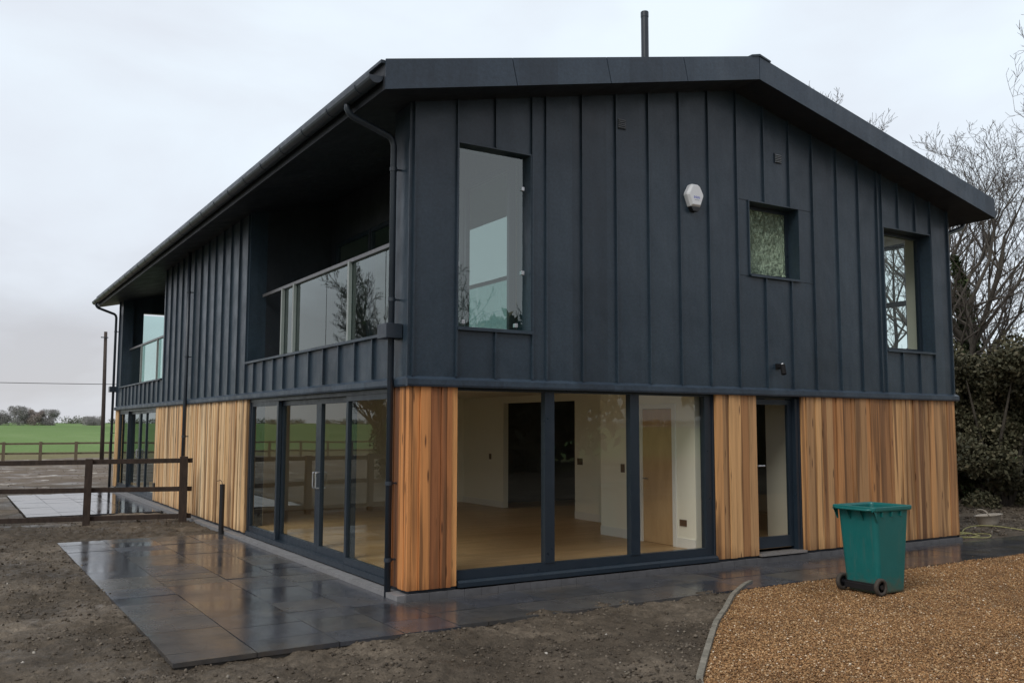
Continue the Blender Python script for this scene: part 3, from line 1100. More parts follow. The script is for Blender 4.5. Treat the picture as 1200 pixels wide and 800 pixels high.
def downpipe(xg, xw, y, z_bot, hopper=None, brackets=(), rad=0.038, straight=False):
    s_ = 1 if xw > xg else -1
    pts_ = [(xg, y + 0.02, GZL - 0.03), (xg, y + 0.02, GZL - 0.13), (xg + s_ * 0.03, y + 0.02, GZL - 0.18), (xg + s_ * 0.07, y + 0.02, GZL - 0.21),
            (xw - s_ * 0.06, y, GZL - 0.37), (xw - s_ * 0.02, y, GZL - 0.41), (xw, y, GZL - 0.48), (xw, y, z_bot)]
    if straight: pts_ = [(xw, y, 5.56), (xw, y, z_bot)]
    dp = MB().tube(pts_, rad, 14).build('downpipe', GUTTER, house, smooth=True)
    for z in brackets:
        br = MB()
        br.tube([(xw, y, z - 0.022), (xw, y, z + 0.022)], rad + 0.007, 14)
        br.bar((xw, y, z), (0.0 if xw < 1 else W, y, z), 0.02, 0.02)
        br.build('pipe_bracket', GUTTER, dp)
    if hopper:
        MB().prism([(xw - 0.12, hopper[0]), (xw + 0.085, hopper[0]), (xw + 0.085, hopper[1]), (xw - 0.12, hopper[1])], 'y', y - 0.13, y + 0.13).build('hopper', GUTTER, dp, bevel=0.006)
    return dp


downpipe(GXL, -0.095, 0.33, -0.10, (2.84, 3.01), (4.85, 3.30, 1.18, 0.32))
downpipe(GXL, -0.095, 10.95, -0.10, None, (4.7, 3.3, 1.6, 0.4), straight=True)
downpipe(GXL, -0.095, 20.85, -0.10, (2.84, 3.01), (4.7, 1.6))
downpipe(W + EV + 0.088, W + 0.075, 0.10, -0.10, None, (4.7, 3.3, 1.2))

# flue through the roof
fl = MB().tube([(4.91, 1.66, 6.9), (4.91, 1.66, 8.52)], 0.062, 18).tube([(4.91, 1.66, 8.45), (4.91, 1.66, 8.56)], 0.066, 18)
fl.build('flue', GUTTER, house, bevel=0.015)

# air vents
for (vx, vz) in ((3.07, 5.88), (6.08, 5.88)):
    v = MB().box(vx - 0.075, vx + 0.075, -0.014, 0.0, vz - 0.075, vz + 0.075).build('air_vent', FRAME, house)
    lv = MB()
    for k in range(5):
        zz = vz - 0.052 + k * 0.026
        lv.prism([(-0.032, zz - 0.012), (-0.015, zz + 0.006), (-0.012, zz + 0.006), (-0.012, zz - 0.012)], 'x', vx - 0.062, vx + 0.062)
    lv.build('louvre', VENT, v)

# alarm box
ax, az = 4.33, 5.05
face = [(-0.05, 0.168), (0.05, 0.168), (0.085, 0.150), (0.152, 0.035), (0.155, 0.005), (0.092, -0.150), (0.08, -0.157), (-0.08, -0.157), (-0.092, -0.150), (-0.155, 0.005), (-0.152, 0.035), (-0.085, 0.150)]
ab = MB()
nf = len(face)
vs = [(ax + a, -0.001, az + b) for a, b in face] + [(ax + a, -0.06, az + b) for a, b in face] + [(ax + a * 0.80, -0.095, az + b * 0.82) for a, b in face]
fs = [tuple(range(2 * nf, 3 * nf))]
for k in range(nf):
    k2 = (k + 1) % nf
    fs += [(k, k2, nf + k2, nf + k), (nf + k, nf + k2, 2 * nf + k2, 2 * nf + k)]
ab.add(vs, fs)
alarm = ab.build('alarm_box', WHITEP, house, bevel=0.008)
MB().prism([(ax - 0.085, az - 0.157), (ax + 0.085, az - 0.157), (ax + 0.05, az - 0.215), (ax - 0.05, az - 0.215)], 'y', -0.075, -0.001).build('alarm_base', BLACKP, alarm)
pr = MB()
xx = ax - 0.05
for k, w in enumerate((0.016, 0.013, 0.017, 0.013, 0.015, 0.012)):        # small blue lettering, too far away to read
    pr.box(xx, xx + 0.004, -0.0965, -0.0945, az - 0.042, az - 0.008)
    if k % 2 == 0: pr.box(xx + 0.004, xx + w, -0.0965, -0.0945, az - 0.014, az - 0.008)
    pr.box(xx + 0.004, xx + w - 0.002, -0.0965, -0.0945, az - 0.029, az - 0.022)
    if k % 3 != 1: pr.box(xx + 0.004, xx + w, -0.0965, -0.0945, az - 0.042, az - 0.036)
    xx += w + 0.005
pr.build('alarm_lettering', BLUEP, alarm)
MB().box(ax - 0.04, ax + 0.05, -0.0963, -0.0945, az - 0.068, az - 0.058).build('alarm_strapline', GREYP, alarm)

# wall light with sensor
wl = MB().box(5.93, 6.01, -0.03, 0.0, 2.68, 2.76).tube([(5.97, -0.03, 2.71), (5.97, -0.10, 2.70)], 0.016, 8).tube([(5.97, -0.10, 2.74), (5.95, -0.14, 2.60)], 0.038, 14)
wlo = wl.build('wall_light', simple('matt_black_metal', (0.01, 0.01, 0.011), 0.7, spec=0.2), house)
MB().tube([(5.973, -0.09, 2.757), (5.97, -0.10, 2.742)], 0.017, 12).build('light_cap', WHITEP, wlo)
MB().tube([(6.02, -0.03, 2.74), (6.05, -0.07, 2.75)], 0.014, 8).build('sensor', BLACKP, wlo)


# ---- windows and doors
def pane_y(x0, x1, z0, z1, y, mat, parent, name='pane'):
    return MB().add([(x0, y, z0), (x1, y, z0), (x1, y, z1), (x0, y, z1)], [(0, 1, 2, 3)]).build(name, mat, parent)


def pane_x(y0, y1, z0, z1, x, mat, parent, name='pane'):
    return MB().add([(x, y0, z0), (x, y1, z0), (x, y1, z1), (x, y0, z1)], [(0, 1, 2, 3)]).build(name, mat, parent)


def window_y(hole, rec, mat, fw=0.055, label=None, transom=None):
    x0, x1, z0, z1 = hole
    fr = MB()
    a, b = rec, rec + 0.07
    fr.box(x0, x0 + fw, a, b, z0, z1).box(x1 - fw, x1, a, b, z0, z1)
    fr.box(x0 + fw, x1 - fw, a, b, z1 - fw, z1).box(x0 + fw, x1 - fw, a, b, z0, z0 + fw)
    if transom: fr.box(x0 + fw, x1 - fw, a, b, transom - 0.04, transom + 0.04)
    wo = fr.build('window', FRAME, house)
    if label: wo['label'] = label
    pane_y(x0 + fw, x1 - fw, z0 + fw, z1 - fw, a + 0.03, mat, wo)
    MB().prism([(0.2, z0 + 0.012), (-0.045, z0 - 0.012), (-0.045, z0 - 0.042), (-0.002, z0 - 0.042), (-0.002, z0 - 0.002), (0.2, z0 - 0.002)], 'x', x0 - 0.012, x1 + 0.012).build('sill', ZINC, wo)
    # folded zinc reveal trim round the opening
    MB().box(x0 - 0.018, x0 - 0.001, -0.022, 0.01, z0 - 0.01, z1 + 0.018).box(x1 + 0.001, x1 + 0.018, -0.022, 0.01, z0 - 0.01, z1 + 0.018).box(x0 - 0.001, x1 + 0.001, -0.022, 0.01, z1 + 0.001, z1 + 0.018).build('reveal_trim', ZINC, wo)
    return wo


window_y(W2, 0.19, OBSCURE, label='small square window with patterned obscure glass')
window_y(W3, 0.19, GLASS_CLEAR, label='tall window at the right-hand corner of the gable')
# side window of the same corner room
sx0, sx1, sz0, sz1 = SWN
sf_ = MB()
sf_.box(W - 0.26, W - 0.19, sx0, sx0 + 0.055, sz0, sz1).box(W - 0.26, W - 0.19, sx1 - 0.055, sx1, sz0, sz1)
sf_.box(W - 0.26, W - 0.19, sx0 + 0.055, sx1 - 0.055, sz1 - 0.055, sz1).box(W - 0.26, W - 0.19, sx0 + 0.055, sx1 - 0.055, sz0, sz0 + 0.055)
sf_.box(W - 0.26, W - 0.19, sx0 + 0.055, sx1 - 0.055, 4.0, 4.09)
swo = sf_.build('window', FRAME, house)
pane_x(sx0 + 0.05, sx1 - 0.05, sz0 + 0.05, sz1 - 0.05, W - 0.225, GLASS_CLEAR, swo)
for (a, b, c, d) in ((6.0, 8.0, 3.1, 5.1), (12.0, 14.0, 3.1, 5.1), (9.0, 11.0, 0.1, 2.2), (15, 17, 0.1, 2.2)):
    wo = MB().box(W - 0.22, W - 0.15, a, a + 0.06, c, d).box(W - 0.22, W - 0.15, b - 0.06, b, c, d).box(W - 0.22, W - 0.15, a + .06, b - .06, c, c + 0.06).box(W - 0.22, W - 0.15, a + .06, b - .06, d - 0.06, d).build('window', FRAME, house)
    pane_x(a + 0.05, b - 0.05, c + 0.05, d - 0.05, W - 0.19, GLASS, wo)

# frameless glass screen at the balcony's gable end
gs = pane_y(W1[0] + 0.005, W1[1] - 0.07, W1[2] + 0.01, W1[3] - 0.04, 0.06, GLASS_BAL, house, 'glass_screen')
gs['label'] = 'frameless glass screen held by steel clips in the gable'
for (cx_, cz_) in ((0.70, 3.06), (1.44, 3.06), (1.535, 4.78), (1.535, 3.72), (0.615, 3.75)):
    MB().box(cx_ - 0.022, cx_ + 0.022, 0.035, 0.085, cz_ - 0.026, cz_ + 0.026).build('glass_clip', STEEL, gs, bevel=0.005)
MB().prism([(0.28, 3.012), (-0.045, 2.99), (-0.045, 2.955), (-0.002, 2.955), (-0.002, 2.998), (0.28, 2.998)], 'x', W1[0] - 0.012, W1[1] + 0.012).build('sill', ZINC, gs)
MB().box(W1[0] - 0.018, W1[0] - 0.001, -0.022, 0.01, 2.99, 5.218).box(W1[1] + 0.001, W1[1] + 0.018, -0.022, 0.01, 2.99, 5.218).box(W1[0] - .001, W1[1] + .001, -0.022, 0.01, 5.201, 5.218).build('reveal_trim', ZINC, gs)

# big fixed glazing of the gable
gwf = MB()
fy0, fy1 = 0.06, 0.14
gwf.box(0.622, 0.645, fy0, fy1, 0.17, 2.25).box(4.555, 4.69, fy0, fy1, 0.17, 2.25)
gwf.box(1.87, 2.01, fy0 - 0.012, fy1, 0.17, 2.25).box(3.22, 3.37, fy0 - 0.012, fy1, 0.17, 2.25)
gwf.box(0.622, 4.69, fy0, fy1, 2.25, 2.29)
gwf.box(0.622, 4.69, fy0, fy1, 0.07, 0.17)
gwf.prism([(0.0, 0.068), (-0.03, 0.045), (-0.03, -0.005), (0.06, -0.005), (0.06, 0.068)], 'x', 0.63, 4.69)
gwo = gwf.build('glazed_wall', FRAME, house)
gwo['label'] = 'three tall fixed panes between navy frames in the gable'
for a, b in ((0.64, 1.88), (2.0, 3.23), (3.36, 4.56)):
    pane_y(a, b, 0.16, 2.26, 0.10, GLASS, gwo)

# glazed back door in the gable
df = MB()
df.box(5.522, 5.57, 0.10, 0.18, 0.03, 2.25).box(6.38, 6.448, 0.05, 0.18, 0.03, 2.25).box(5.522, 6.448, 0.10, 0.18, 2.25, 2.29)
do = df.build('door', FRAME, house)
do['label'] = 'single glazed door with dark frame'
dl = MB().box(5.572, 5.63, 0.12, 0.175, 0.08, 2.24).box(6.30, 6.378, 0.12, 0.175, 0.08, 2.24).box(5.63, 6.30, 0.12, 0.175, 2.16, 2.24).box(5.63, 6.30, 0.12, 0.175, 0.08, 0.24)
dlo = dl.build('door_leaf', FRAME, do)
pane_y(5.625, 6.305, 0.235, 2.165, 0.145, GLASS, do)
MB().tube([(5.60, 0.12, 1.27), (5.60, 0.065, 1.27)], 0.012, 8).tube([(5.595, 0.065, 1.27), (5.73, 0.065, 1.27)], 0.011, 8).box(5.583, 5.617, 0.108, 0.12, 1.14, 1.34).build('handle', STEEL, do)
MB().box(5.51, 6.46, -0.05, 0.18, -0.002, 0.03).build('threshold', ALUM, do)


# sliding glass doors of the long wall
def slider(y0, y1, bars, zb, ztop, label):
    """bars: three inner uprights (position, width); outer bays fixed and forward, middle bays set back"""
    fo = MB()
    xa = 0.03
    fo.box(xa, xa + 0.17, y0, y0 + 0.06, zb, ztop - 0.06).box(xa, xa + 0.17, y1 - 0.06, y1, zb, ztop - 0.06)
    fo.box(xa, xa + 0.17, y0, y1, ztop - 0.06, ztop).box(xa - 0.02, xa + 0.17, y0, y1, zb - 0.07, zb)
    o = fo.build('sliding_door', FRAME, house)
    o['label'] = label
    (m1, w1), (m2, w2), (m3, w3) = bars
    for a, b in ((y0 + 0.062, m3 + w3 / 2), (m1 - w1 / 2, y1 - 0.062)):
        fx = MB()       # fixed leaf
        fx.box(xa + .012, xa + .07, a, a + 0.07, zb + .002, ztop - .062).box(xa + .012, xa + .07, b - 0.07, b, zb + .002, ztop - .062)
        fx.box(xa + .012, xa + .07, a + .07, b - .07, zb + .002, zb + 0.09).box(xa + .012, xa + .07, a + .07, b - .07, ztop - 0.13, ztop - .062)
        fx.build('fixed_leaf', FRAME, o)
    pane_x(y0 + 0.12, m3 + w3 / 2 - 0.06, zb + 0.08, ztop - 0.12, xa + 0.04, GLASS_SLIDE, o)
    pane_x(m1 - w1 / 2 + 0.06, y1 - 0.12, zb + 0.08, ztop - 0.12, xa + 0.04, GLASS_SLIDE, o)
    for a, b, hy in ((m3 + w3 / 2 - 0.07, m2 - 0.002, m2 - 0.06), (m2 + 0.002, m1 - w1 / 2 + 0.07, m2 + 0.06)):
        lf = MB()
        st = 0.10
        lf.box(xa + .08, xa + .14, a, a + st, zb + .002, ztop - .062).box(xa + .08, xa + .14, b - st, b, zb + .002, ztop - .062)
        lf.box(xa + .08, xa + .14, a + st, b - st, zb + .002, zb + 0.10).box(xa + .08, xa + .14, a + st, b - st, ztop - 0.14, ztop - .062)
        lo = lf.build('sliding_leaf', FRAME, o)
        pane_x(a + st - 0.005, b - st + 0.005, zb + 0.09, ztop - 0.13, xa + 0.11, GLASS_SLIDE, lo)
        zc_ = 1.06
        MB().tube([(xa + .08, hy, zc_ + .11), (xa + .035, hy, zc_ + .11), (xa + .03, hy, zc_ + .10), (xa + .03, hy, zc_ - .10), (xa + .035, hy, zc_ - .11), (xa + .08, hy, zc_ - .11)], 0.011, 8).build('handle', STEEL, lo)
    return o


slider(0.50, 6.48, ((5.02, 0.2), (3.25, 0.2), (1.93, 0.2)), 0.05, 2.285, 'four panel sliding glass door nearest the corner')
slider(14.6, 20.35, ((18.9, 0.2), (17.4, 0.2), (16.0, 0.2)), 0.05, 2.285, 'sliding glass door at the far end of the long wall')
MB().box(-0.055, 0.03, 14.22, 14.38, 0.30, 0.44).build('outdoor_socket', BLACKP, house, bevel=0.008)


# ---- balconies
def balcony(y0, y1, zc_, label, panes, posts, rail, screens):
    co = MB().prism([(-0.05, zc_ + 0.005), (-0.05, zc_ - 0.03), (-0.002, zc_ - 0.03), (-0.002, zc_ - 0.001), (T + 0.02, zc_ - 0.001), (T + 0.02, zc_ + 0.022)], 'y', y0 - 0.01, y1 + 0.01)
    b = co.build('balcony', ZINC, house)
    b['label'] = label
    bx = MB()
    bx.box(T + 0.021, 1.52, y0 - 0.2, y1 + 0.2, 2.70, 2.78)
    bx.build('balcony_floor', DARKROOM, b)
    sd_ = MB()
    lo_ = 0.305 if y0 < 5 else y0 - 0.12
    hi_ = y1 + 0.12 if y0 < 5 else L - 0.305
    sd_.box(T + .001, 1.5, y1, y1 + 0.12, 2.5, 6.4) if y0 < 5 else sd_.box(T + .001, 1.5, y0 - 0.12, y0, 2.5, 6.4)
    sd_.build('balcony_side_wall', ZINC_SHADE, b, clip=[((0, 0, under(0) + 0.10), Vector((-SLP, 0, 1)).normalized())])
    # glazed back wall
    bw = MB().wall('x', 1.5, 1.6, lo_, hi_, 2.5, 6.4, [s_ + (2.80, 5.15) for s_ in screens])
    bw.build('balcony_back_wall', ZINC_SHADE, b, clip=[((0, 0, under(0) + 0.10), Vector((-SLP, 0, 1)).normalized())])
    for a, c in screens:
        fr = MB().box(1.51, 1.57, a, a + .06, 2.8, 5.15).box(1.51, 1.57, c - .06, c, 2.8, 5.15).box(1.51, 1.57, a + .06, c - .06, 5.09, 5.15).box(1.51, 1.57, a + .06, c - .06, 2.8, 2.86)
        fr.build('patio_door_frame', FRAME, b)
        pane_x(a + 0.05, c - 0.05, 2.85, 5.10, 1.54, GLASS_MIRR, b, 'patio_door_pane')
    for a, c in panes:
        pane_x(a, c, zc_ + 0.05, 4.09, 0.26, GLASS_BAL, b, 'balustrade_pane')
    MB().bar((0.25, rail[0], 4.115), (0.25, rail[1], 4.115), 0.06, 0.05).build('handrail', RAILST, b)
    for p_ in posts:
        MB().box(0.205, 0.252, p_ - 0.03, p_ + 0.03, zc_ + 0.03, 4.105).build('balustrade_post', POSTM, b)
    return b


GLASS_MIRR = glass_mat('patio_door_glass', (0.45, 0.60, 0.60), 0.42)
balcony(0.50, 6.60, 2.93, 'recessed balcony nearest the corner with glass balustrade', [(3.46, 5.45), (1.32, 3.44), (0.06, 1.30)], (5.42, 4.83, 2.47, 0.45), (0.30, 6.55), [(0.32, 1.52), (1.62, 3.2), (3.25, 4.8), (4.85, 6.4)])
balcony(14.0, 20.2, 2.97, 'recessed balcony at the far end with glass balustrade', [(14.1, 16.1), (16.12, 18.2), (18.22, 20.1)], (15.9, 18.2, 14.4), (14.0, 20.3), [(14.2, 16.0), (16.1, 18.0), (18.1, 20.0)])
fgs = pane_y(FG[0], FG[1], FG[2], FG[3] - 0.05, L - 0.06, GLASS_BAL, house, 'glass_screen')
fgs['label'] = 'frameless glass screen in the far gable end'

# ---- interior
inn = MB().box(0.21, W - T - .002, 0.19, L - T - .002, 0.06, 0.115)
inn.build('interior_floor', OAK, house)
MB().box(T + .002, W - T - .002, T + .002, L - T - .002, 2.46, 2.69).build('interior_ceiling', PLASTER, house)
iw = MB()
iw.wall('x', 4.60, 4.72, 0.31, 2.50, 0.115, 2.46, [(0.78, 1.46, 0.0, 2.10)])
iw.box(4.72, 5.70, 2.38, 2.50, 0.115, 2.46)
iw.wall('x', 5.70, 5.82, 2.50, 9.1, 0.115, 2.46, [(4.75, 7.35, 0.0, 2.32)])
iw.box(T + .002, 5.82, 9.1, 9.22, 0.115, 2.46)
iw.build('interior_wall', PLASTER, house)
hall = MB()
hall.box(6.72, 6.84, 0.31, 0.95, 0.115, 2.46)
hall.build('interior_wall', PLASTER, house)
dk = MB().box(4.73, 9.8, 2.95, 3.05, 0.115, 2.46) if False else MB()
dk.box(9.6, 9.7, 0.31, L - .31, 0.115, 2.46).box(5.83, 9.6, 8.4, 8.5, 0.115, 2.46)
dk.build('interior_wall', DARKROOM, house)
sk = MB()
sk.box(4.585, 4.599, 0.31, 0.70, 0.115, 0.25).box(4.585, 4.599, 1.54, 2.50, 0.115, 0.25).box(5.685, 5.699, 2.51, 4.74, 0.115, 0.25).box(5.685, 5.699, 7.36, 9.1, 0.115, 0.25)
sk.build('skirting', SKIRT, house)
# oak door and its white architrave
ar = MB().box(4.578, 4.598, 0.70, 0.775, 0.115, 2.17).box(4.578, 4.598, 1.465, 1.535, 0.115, 2.17).box(4.578, 4.598, 0.775, 1.465, 2.10, 2.17)
idr = MB().box(4.605, 4.645, 0.785, 1.455, 0.12, 2.095).build('interior_door', OAKDOOR, house)
ar.build('architrave', SKIRT, idr)
MB().tube([(4.605, 1.39, 1.06), (4.55, 1.39, 1.06), (4.548, 1.29, 1.06)], 0.011, 8).build('handle', STEEL, idr)
MB().box(4.588, 4.5995, 0.50, 0.64, 0.42, 0.51).build('wall_socket', BRONZE, house)
MB().box(4.590, 4.5995, 1.89, 1.98, 1.12, 1.25).build('light_switch', BRONZE, house)
MB().box(5.690, 5.6995, 4.50, 4.66, 1.12, 1.24).build('light_switch', BRONZE, house)
MB().box(5.690, 5.6995, 7.85, 7.94, 1.12, 1.24).build('light_switch', BRONZE, house)
# kitchen worktop end seen through the far opening
MB().box(6.6, 7.2, 4.6, 5.2, 0.115, 1.0).build('kitchen_unit', PLASTER, house)
# upper rooms
ur = MB()
ur.box(6.95, 7.07, T + .002, 4.2, 2.69, 5.6).box(7.07, W - T - .002, 4.1, 4.2, 2.69, 5.6)
ur.box(W - T - .02, W - T - .003, T + .002, 0.62, 2.69, 5.41).box(W - T - .02, W - T - .003, 1.61, 4.09, 2.69, 5.41).box(W - T - .02, W - T - .003, 0.62, 1.61, 5.12, 5.41).box(W - T - .02, W - T - .003, .62, 1.61, 2.69, 3.09)
ur.box(W - T - .003, W - .265, 0.631, 0.642, 3.10, 5.11)
ur.build('interior_wall', PLASTER, house)
MB().box(5.12, 5.22, T + .002, 3.0, 2.69, 5.6).box(5.22, 6.94, 2.9, 3.0, 2.69, 5.6).build('interior_wall', PLASTER, house)
MB().box(1.61, W - T - .002, T + .002, L - T - .002, 5.42, 5.46).build('interior_ceiling', PLASTER, house)

# ------------------------------------------------------------------ fences, pole, cable
PD = Vector((-0.985, 0.173, 0)).normalized()          # direction of the near fence, away from the house
fn = thing('post_and_rail_fence', 'dark brown three rail timber fence running up to the house wall', 'fence', (-0.34, 9.66, -0.12))
rr_ = random.Random(2)
for k in range(8):
    p = Vector((-0.34, 9.66, 0)) + PD * (1.74 * k)
    th = 0.155 if k == 0 else 0.13
    a = math.atan2(PD.y, PD.x)
    mb = MB()
    c_, s_ = math.cos(a), math.sin(a)
    tilt = rr_.uniform(-0.012, 0.012)
    vs = []
    for z, o_ in ((-0.3, 0), (1.20 + rr_.uniform(-.015, .02), tilt)):
        for i, j in ((-1, -1), (1, -1), (1, 1), (-1, 1)):
            lx, ly = i * th / 2 + o_, j * 0.045
            vs.append((p.x + lx * c_ - ly * s_, p.y + lx * s_ + ly * c_, z))
    mb.add(vs, [(0, 3, 2, 1), (4, 5, 6, 7), (0, 1, 5, 4), (1, 2, 6, 5), (2, 3, 7, 6), (3, 0, 4, 7)])
    mb.build('post', FENCEW, fn, bevel=0.006)
nrm = Vector((-PD.y, PD.x, 0))
if nrm.y < 0: nrm = -nrm
for z, lo in ((1.125, 0), (0.585, 0), (0.045, 0)):
    st = Vector((-0.34, 9.66, z)) - PD * 0.16 + nrm * 0.066
    for k in range(4):          # rails butt end to end every second post
        a = st + PD * (0 if k == 0 else 0.16 + 3.48 * k + 0.002)
        b = st + PD * (0.16 + 3.48 * (k + 1) - 0.002)
        zz = rr_.uniform(-0.012, 0.012)
        MB().bar(a + Vector((0, 0, zz)), b + Vector((0, 0, -zz)), 0.04, 0.092).build('rail', FENCEW, fn, bevel=0.004)

ff = thing('field_fence', 'low two rail timber fence along the edge of the green field', 'fence', (-1.7, 45.6, -0.12))
for k in range(-10, 9):
    x = -1.72 + 1.74 * k
    y = 45.7 + 0.06 * k
    MB().box(x - 0.075, x + 0.075, y - 0.06, y + 0.06, -0.35, 0.93 + rr_.uniform(-.02, .02)).build('post', FENCEF, ff)
for z in (0.84, 0.32):
    for k in range(-5, 4):
        x0, x1 = -1.72 + 3.48 * k, -1.72 + 3.48 * (k + 1)
        MB().bar((x0 + .004, 45.7 + 0.12 * k + 0.085, z + rr_.uniform(-.02, .02)), (x1 - .004, 45.7 + 0.12 * (k + 1) + 0.085, z + rr_.uniform(-.02, .02)), 0.045, 0.095).build('rail', FENCEF, ff)
tag(MB().box(1.15, 1.25, 59.9, 60.0, -0.4, 0.62).build('stake', FENCEF), 'short wooden stake standing in the field behind the low fence', 'stake')

pole = thing('telegraph_pole', 'tall dark wooden telegraph pole beside the field fence', 'pole', (2.95, 44.9, -0.15))
MB().tube([(2.95, 44.9, -0.6), (2.92, 44.9, 3.2), (2.87, 44.9, 6.95)], [0.115, 0.10, 0.085], 14).build('shaft', POLEW, pole, smooth=True)
MB().bar((2.62, 44.78, 6.62), (3.0, 44.78, 6.62), 0.03, 0.05).build('step_iron', GUTTER, pole)
cb = MB()
cpts = []
for k in range(41):
    t_ = k / 40
    x = -42 + 90 * t_
    cpts.append((x, 58.0 + 0.02 * x, 4.55 + 2.6 * (2 * t_ - 1) ** 2 * 0.55 + 0.012 * x))
cb.tube(cpts, 0.022, 6)
tag(cb.build('overhead_cable', BLACKP), 'thin black overhead cable crossing the grey sky behind the pole', 'cable')
for nm, (x, y) in (('left', (-42, 57.2)), ('right', (48, 59))):
    pl2 = thing('cable_pole', 'wooden pole carrying the overhead cable beyond the ' + ('field on the left' if nm == 'left' else 'trees on the right'), 'pole', (x, y, -0.15))
    MB().tube([(x, y, -0.6), (x, y, 6.9)], [0.16, 0.12], 12).build('shaft', POLEW, pl2, smooth=True)

# ------------------------------------------------------------------ small objects
sp = thing('standpipe', 'black upright service pipe standing at the edge of the wet patio', 'pipe', (-0.17, 7.36, -0.1))
MB().tube([(-0.17, 7.36, -0.16), (-0.17, 7.36, 0.79)], 0.045, 16).build('pipe', BLACKP, sp, smooth=False)
MB().tube([(-0.17, 7.36, 0.74), (-0.175, 7.37, 0.83), (-0.20, 7.40, 0.86), (-0.25, 7.45, 0.84)], 0.008, 6).build('cable_tail', simple('brown_cable', (0.12, 0.08, 0.05), 0.6), sp)

# wheelie bin without lid, back and wheels towards the left
BX, BY, BZ = 4.98, -2.30, -0.088
BH = 1.045
wb = thing('wheelie_bin', 'green wheelie bin with open top standing on the gravel', 'bin', (BX, BY, BZ))


def ring(a0, a1, w, rad, z, n=4):
    """rounded rectangle ring: depth a0..a1 along x, width w along y"""
    pts_ = []
    for cx_, cy_, st in ((a1 - rad, w / 2 - rad, 0), (a0 + rad, w / 2 - rad, 90), (a0 + rad, -w / 2 + rad, 180), (a1 - rad, -w / 2 + rad, 270)):
        for k in range(n + 1):
            t_ = math.radians(st + 90 * k / n)
            pts_.append((BX + cx_ + rad * math.cos(t_), BY + cy_ + rad * math.sin(t_), BZ + z * BH))
    return pts_


def loft(mb, rings, cap_last=False, cap_first=False):
    o = len(mb.v)
    n = len(rings[0])
    for q in rings: mb.v += [tuple(p) for p in q]
    for i in range(len(rings) - 1):
        for k in range(n):
            k2 = (k + 1) % n
            mb.f.append((o + i * n + k, o + i * n + k2, o + (i + 1) * n + k2, o + (i + 1) * n + k))
    if cap_first: mb.f.append(tuple(o + k for k in range(n)))
    if cap_last: mb.f.append(tuple(o + (len(rings) - 1) * n + k for k in range(n)))


bd_ = MB()
loft(bd_, [ring(-0.20, 0.245, 0.44, 0.04, 0.01), ring(-0.205, 0.25, 0.455, 0.045, 0.03), ring(-0.235, 0.255, 0.465, 0.05, 0.10), ring(-0.30, 0.315, 0.535, 0.05, 0.90), ring(-0.305, 0.32, 0.54, 0.05, 0.945),
           ring(-0.285, 0.30, 0.50, 0.04, 0.945), ring(-0.20, 0.225, 0.42, 0.04, 0.05)], cap_last=True, cap_first=True)
bod = bd_.build('body', BING, wb, smooth=False, bevel=0.004)
rm = MB()
loft(rm, [ring(-0.300, 0.315, 0.535, 0.05, 0.905), ring(-0.365, 0.352, 0.585, 0.045, 0.915), ring(-0.372, 0.358, 0.592, 0.045, 0.93), ring(-0.372, 0.358, 0.592, 0.045, 0.955), ring(-0.366, 0.352, 0.586, 0.045, 0.962),
          ring(-0.300, 0.31, 0.515, 0.04, 0.960), ring(-0.286, 0.301, 0.50, 0.04, 0.94)])
rim = rm.build('rim', BING, wb, bevel=0.003)
gs_ = MB()
for yy in (-0.27, -0.09, 0.09, 0.27):           # gussets under the handle side
    gs_.prism([(BX - 0.37, BZ + 0.955), (BX - 0.298, BZ + 0.955), (BX - 0.292, BZ + 0.84), (BX - 0.36, BZ + 0.97)], 'y', BY + yy - 0.012, BY + yy + 0.012)
for xx in (-0.2, -0.03, 0.14):
    for s_ in (-1, 1):
        gs_.box(BX + xx - 0.008, BX + xx + 0.008, BY + s_ * 0.262, BY + s_ * 0.288, BZ + 0.89, BZ + 0.945)
gs_.build('rim_gusset', BING, wb)
MB().tube([(BX - 0.36, BY - 0.27, BZ + 0.975), (BX - 0.385, BY - 0.2, BZ + 0.97), (BX - 0.385, BY + 0.2, BZ + 0.97), (BX - 0.36, BY + 0.27, BZ + 0.975)], 0.014, 8).build('handle', BING, wb, smooth=True)
axl = MB().tube([(BX - 0.25, BY - 0.27, BZ + 0.10), (BX - 0.25, BY + 0.27, BZ + 0.10)], 0.014, 10)
axl.box(BX - 0.262, BX - 0.215, BY - 0.225, BY + 0.225, BZ + 0.045, BZ + 0.125)
axl.build('axle', BLACKP, wb)
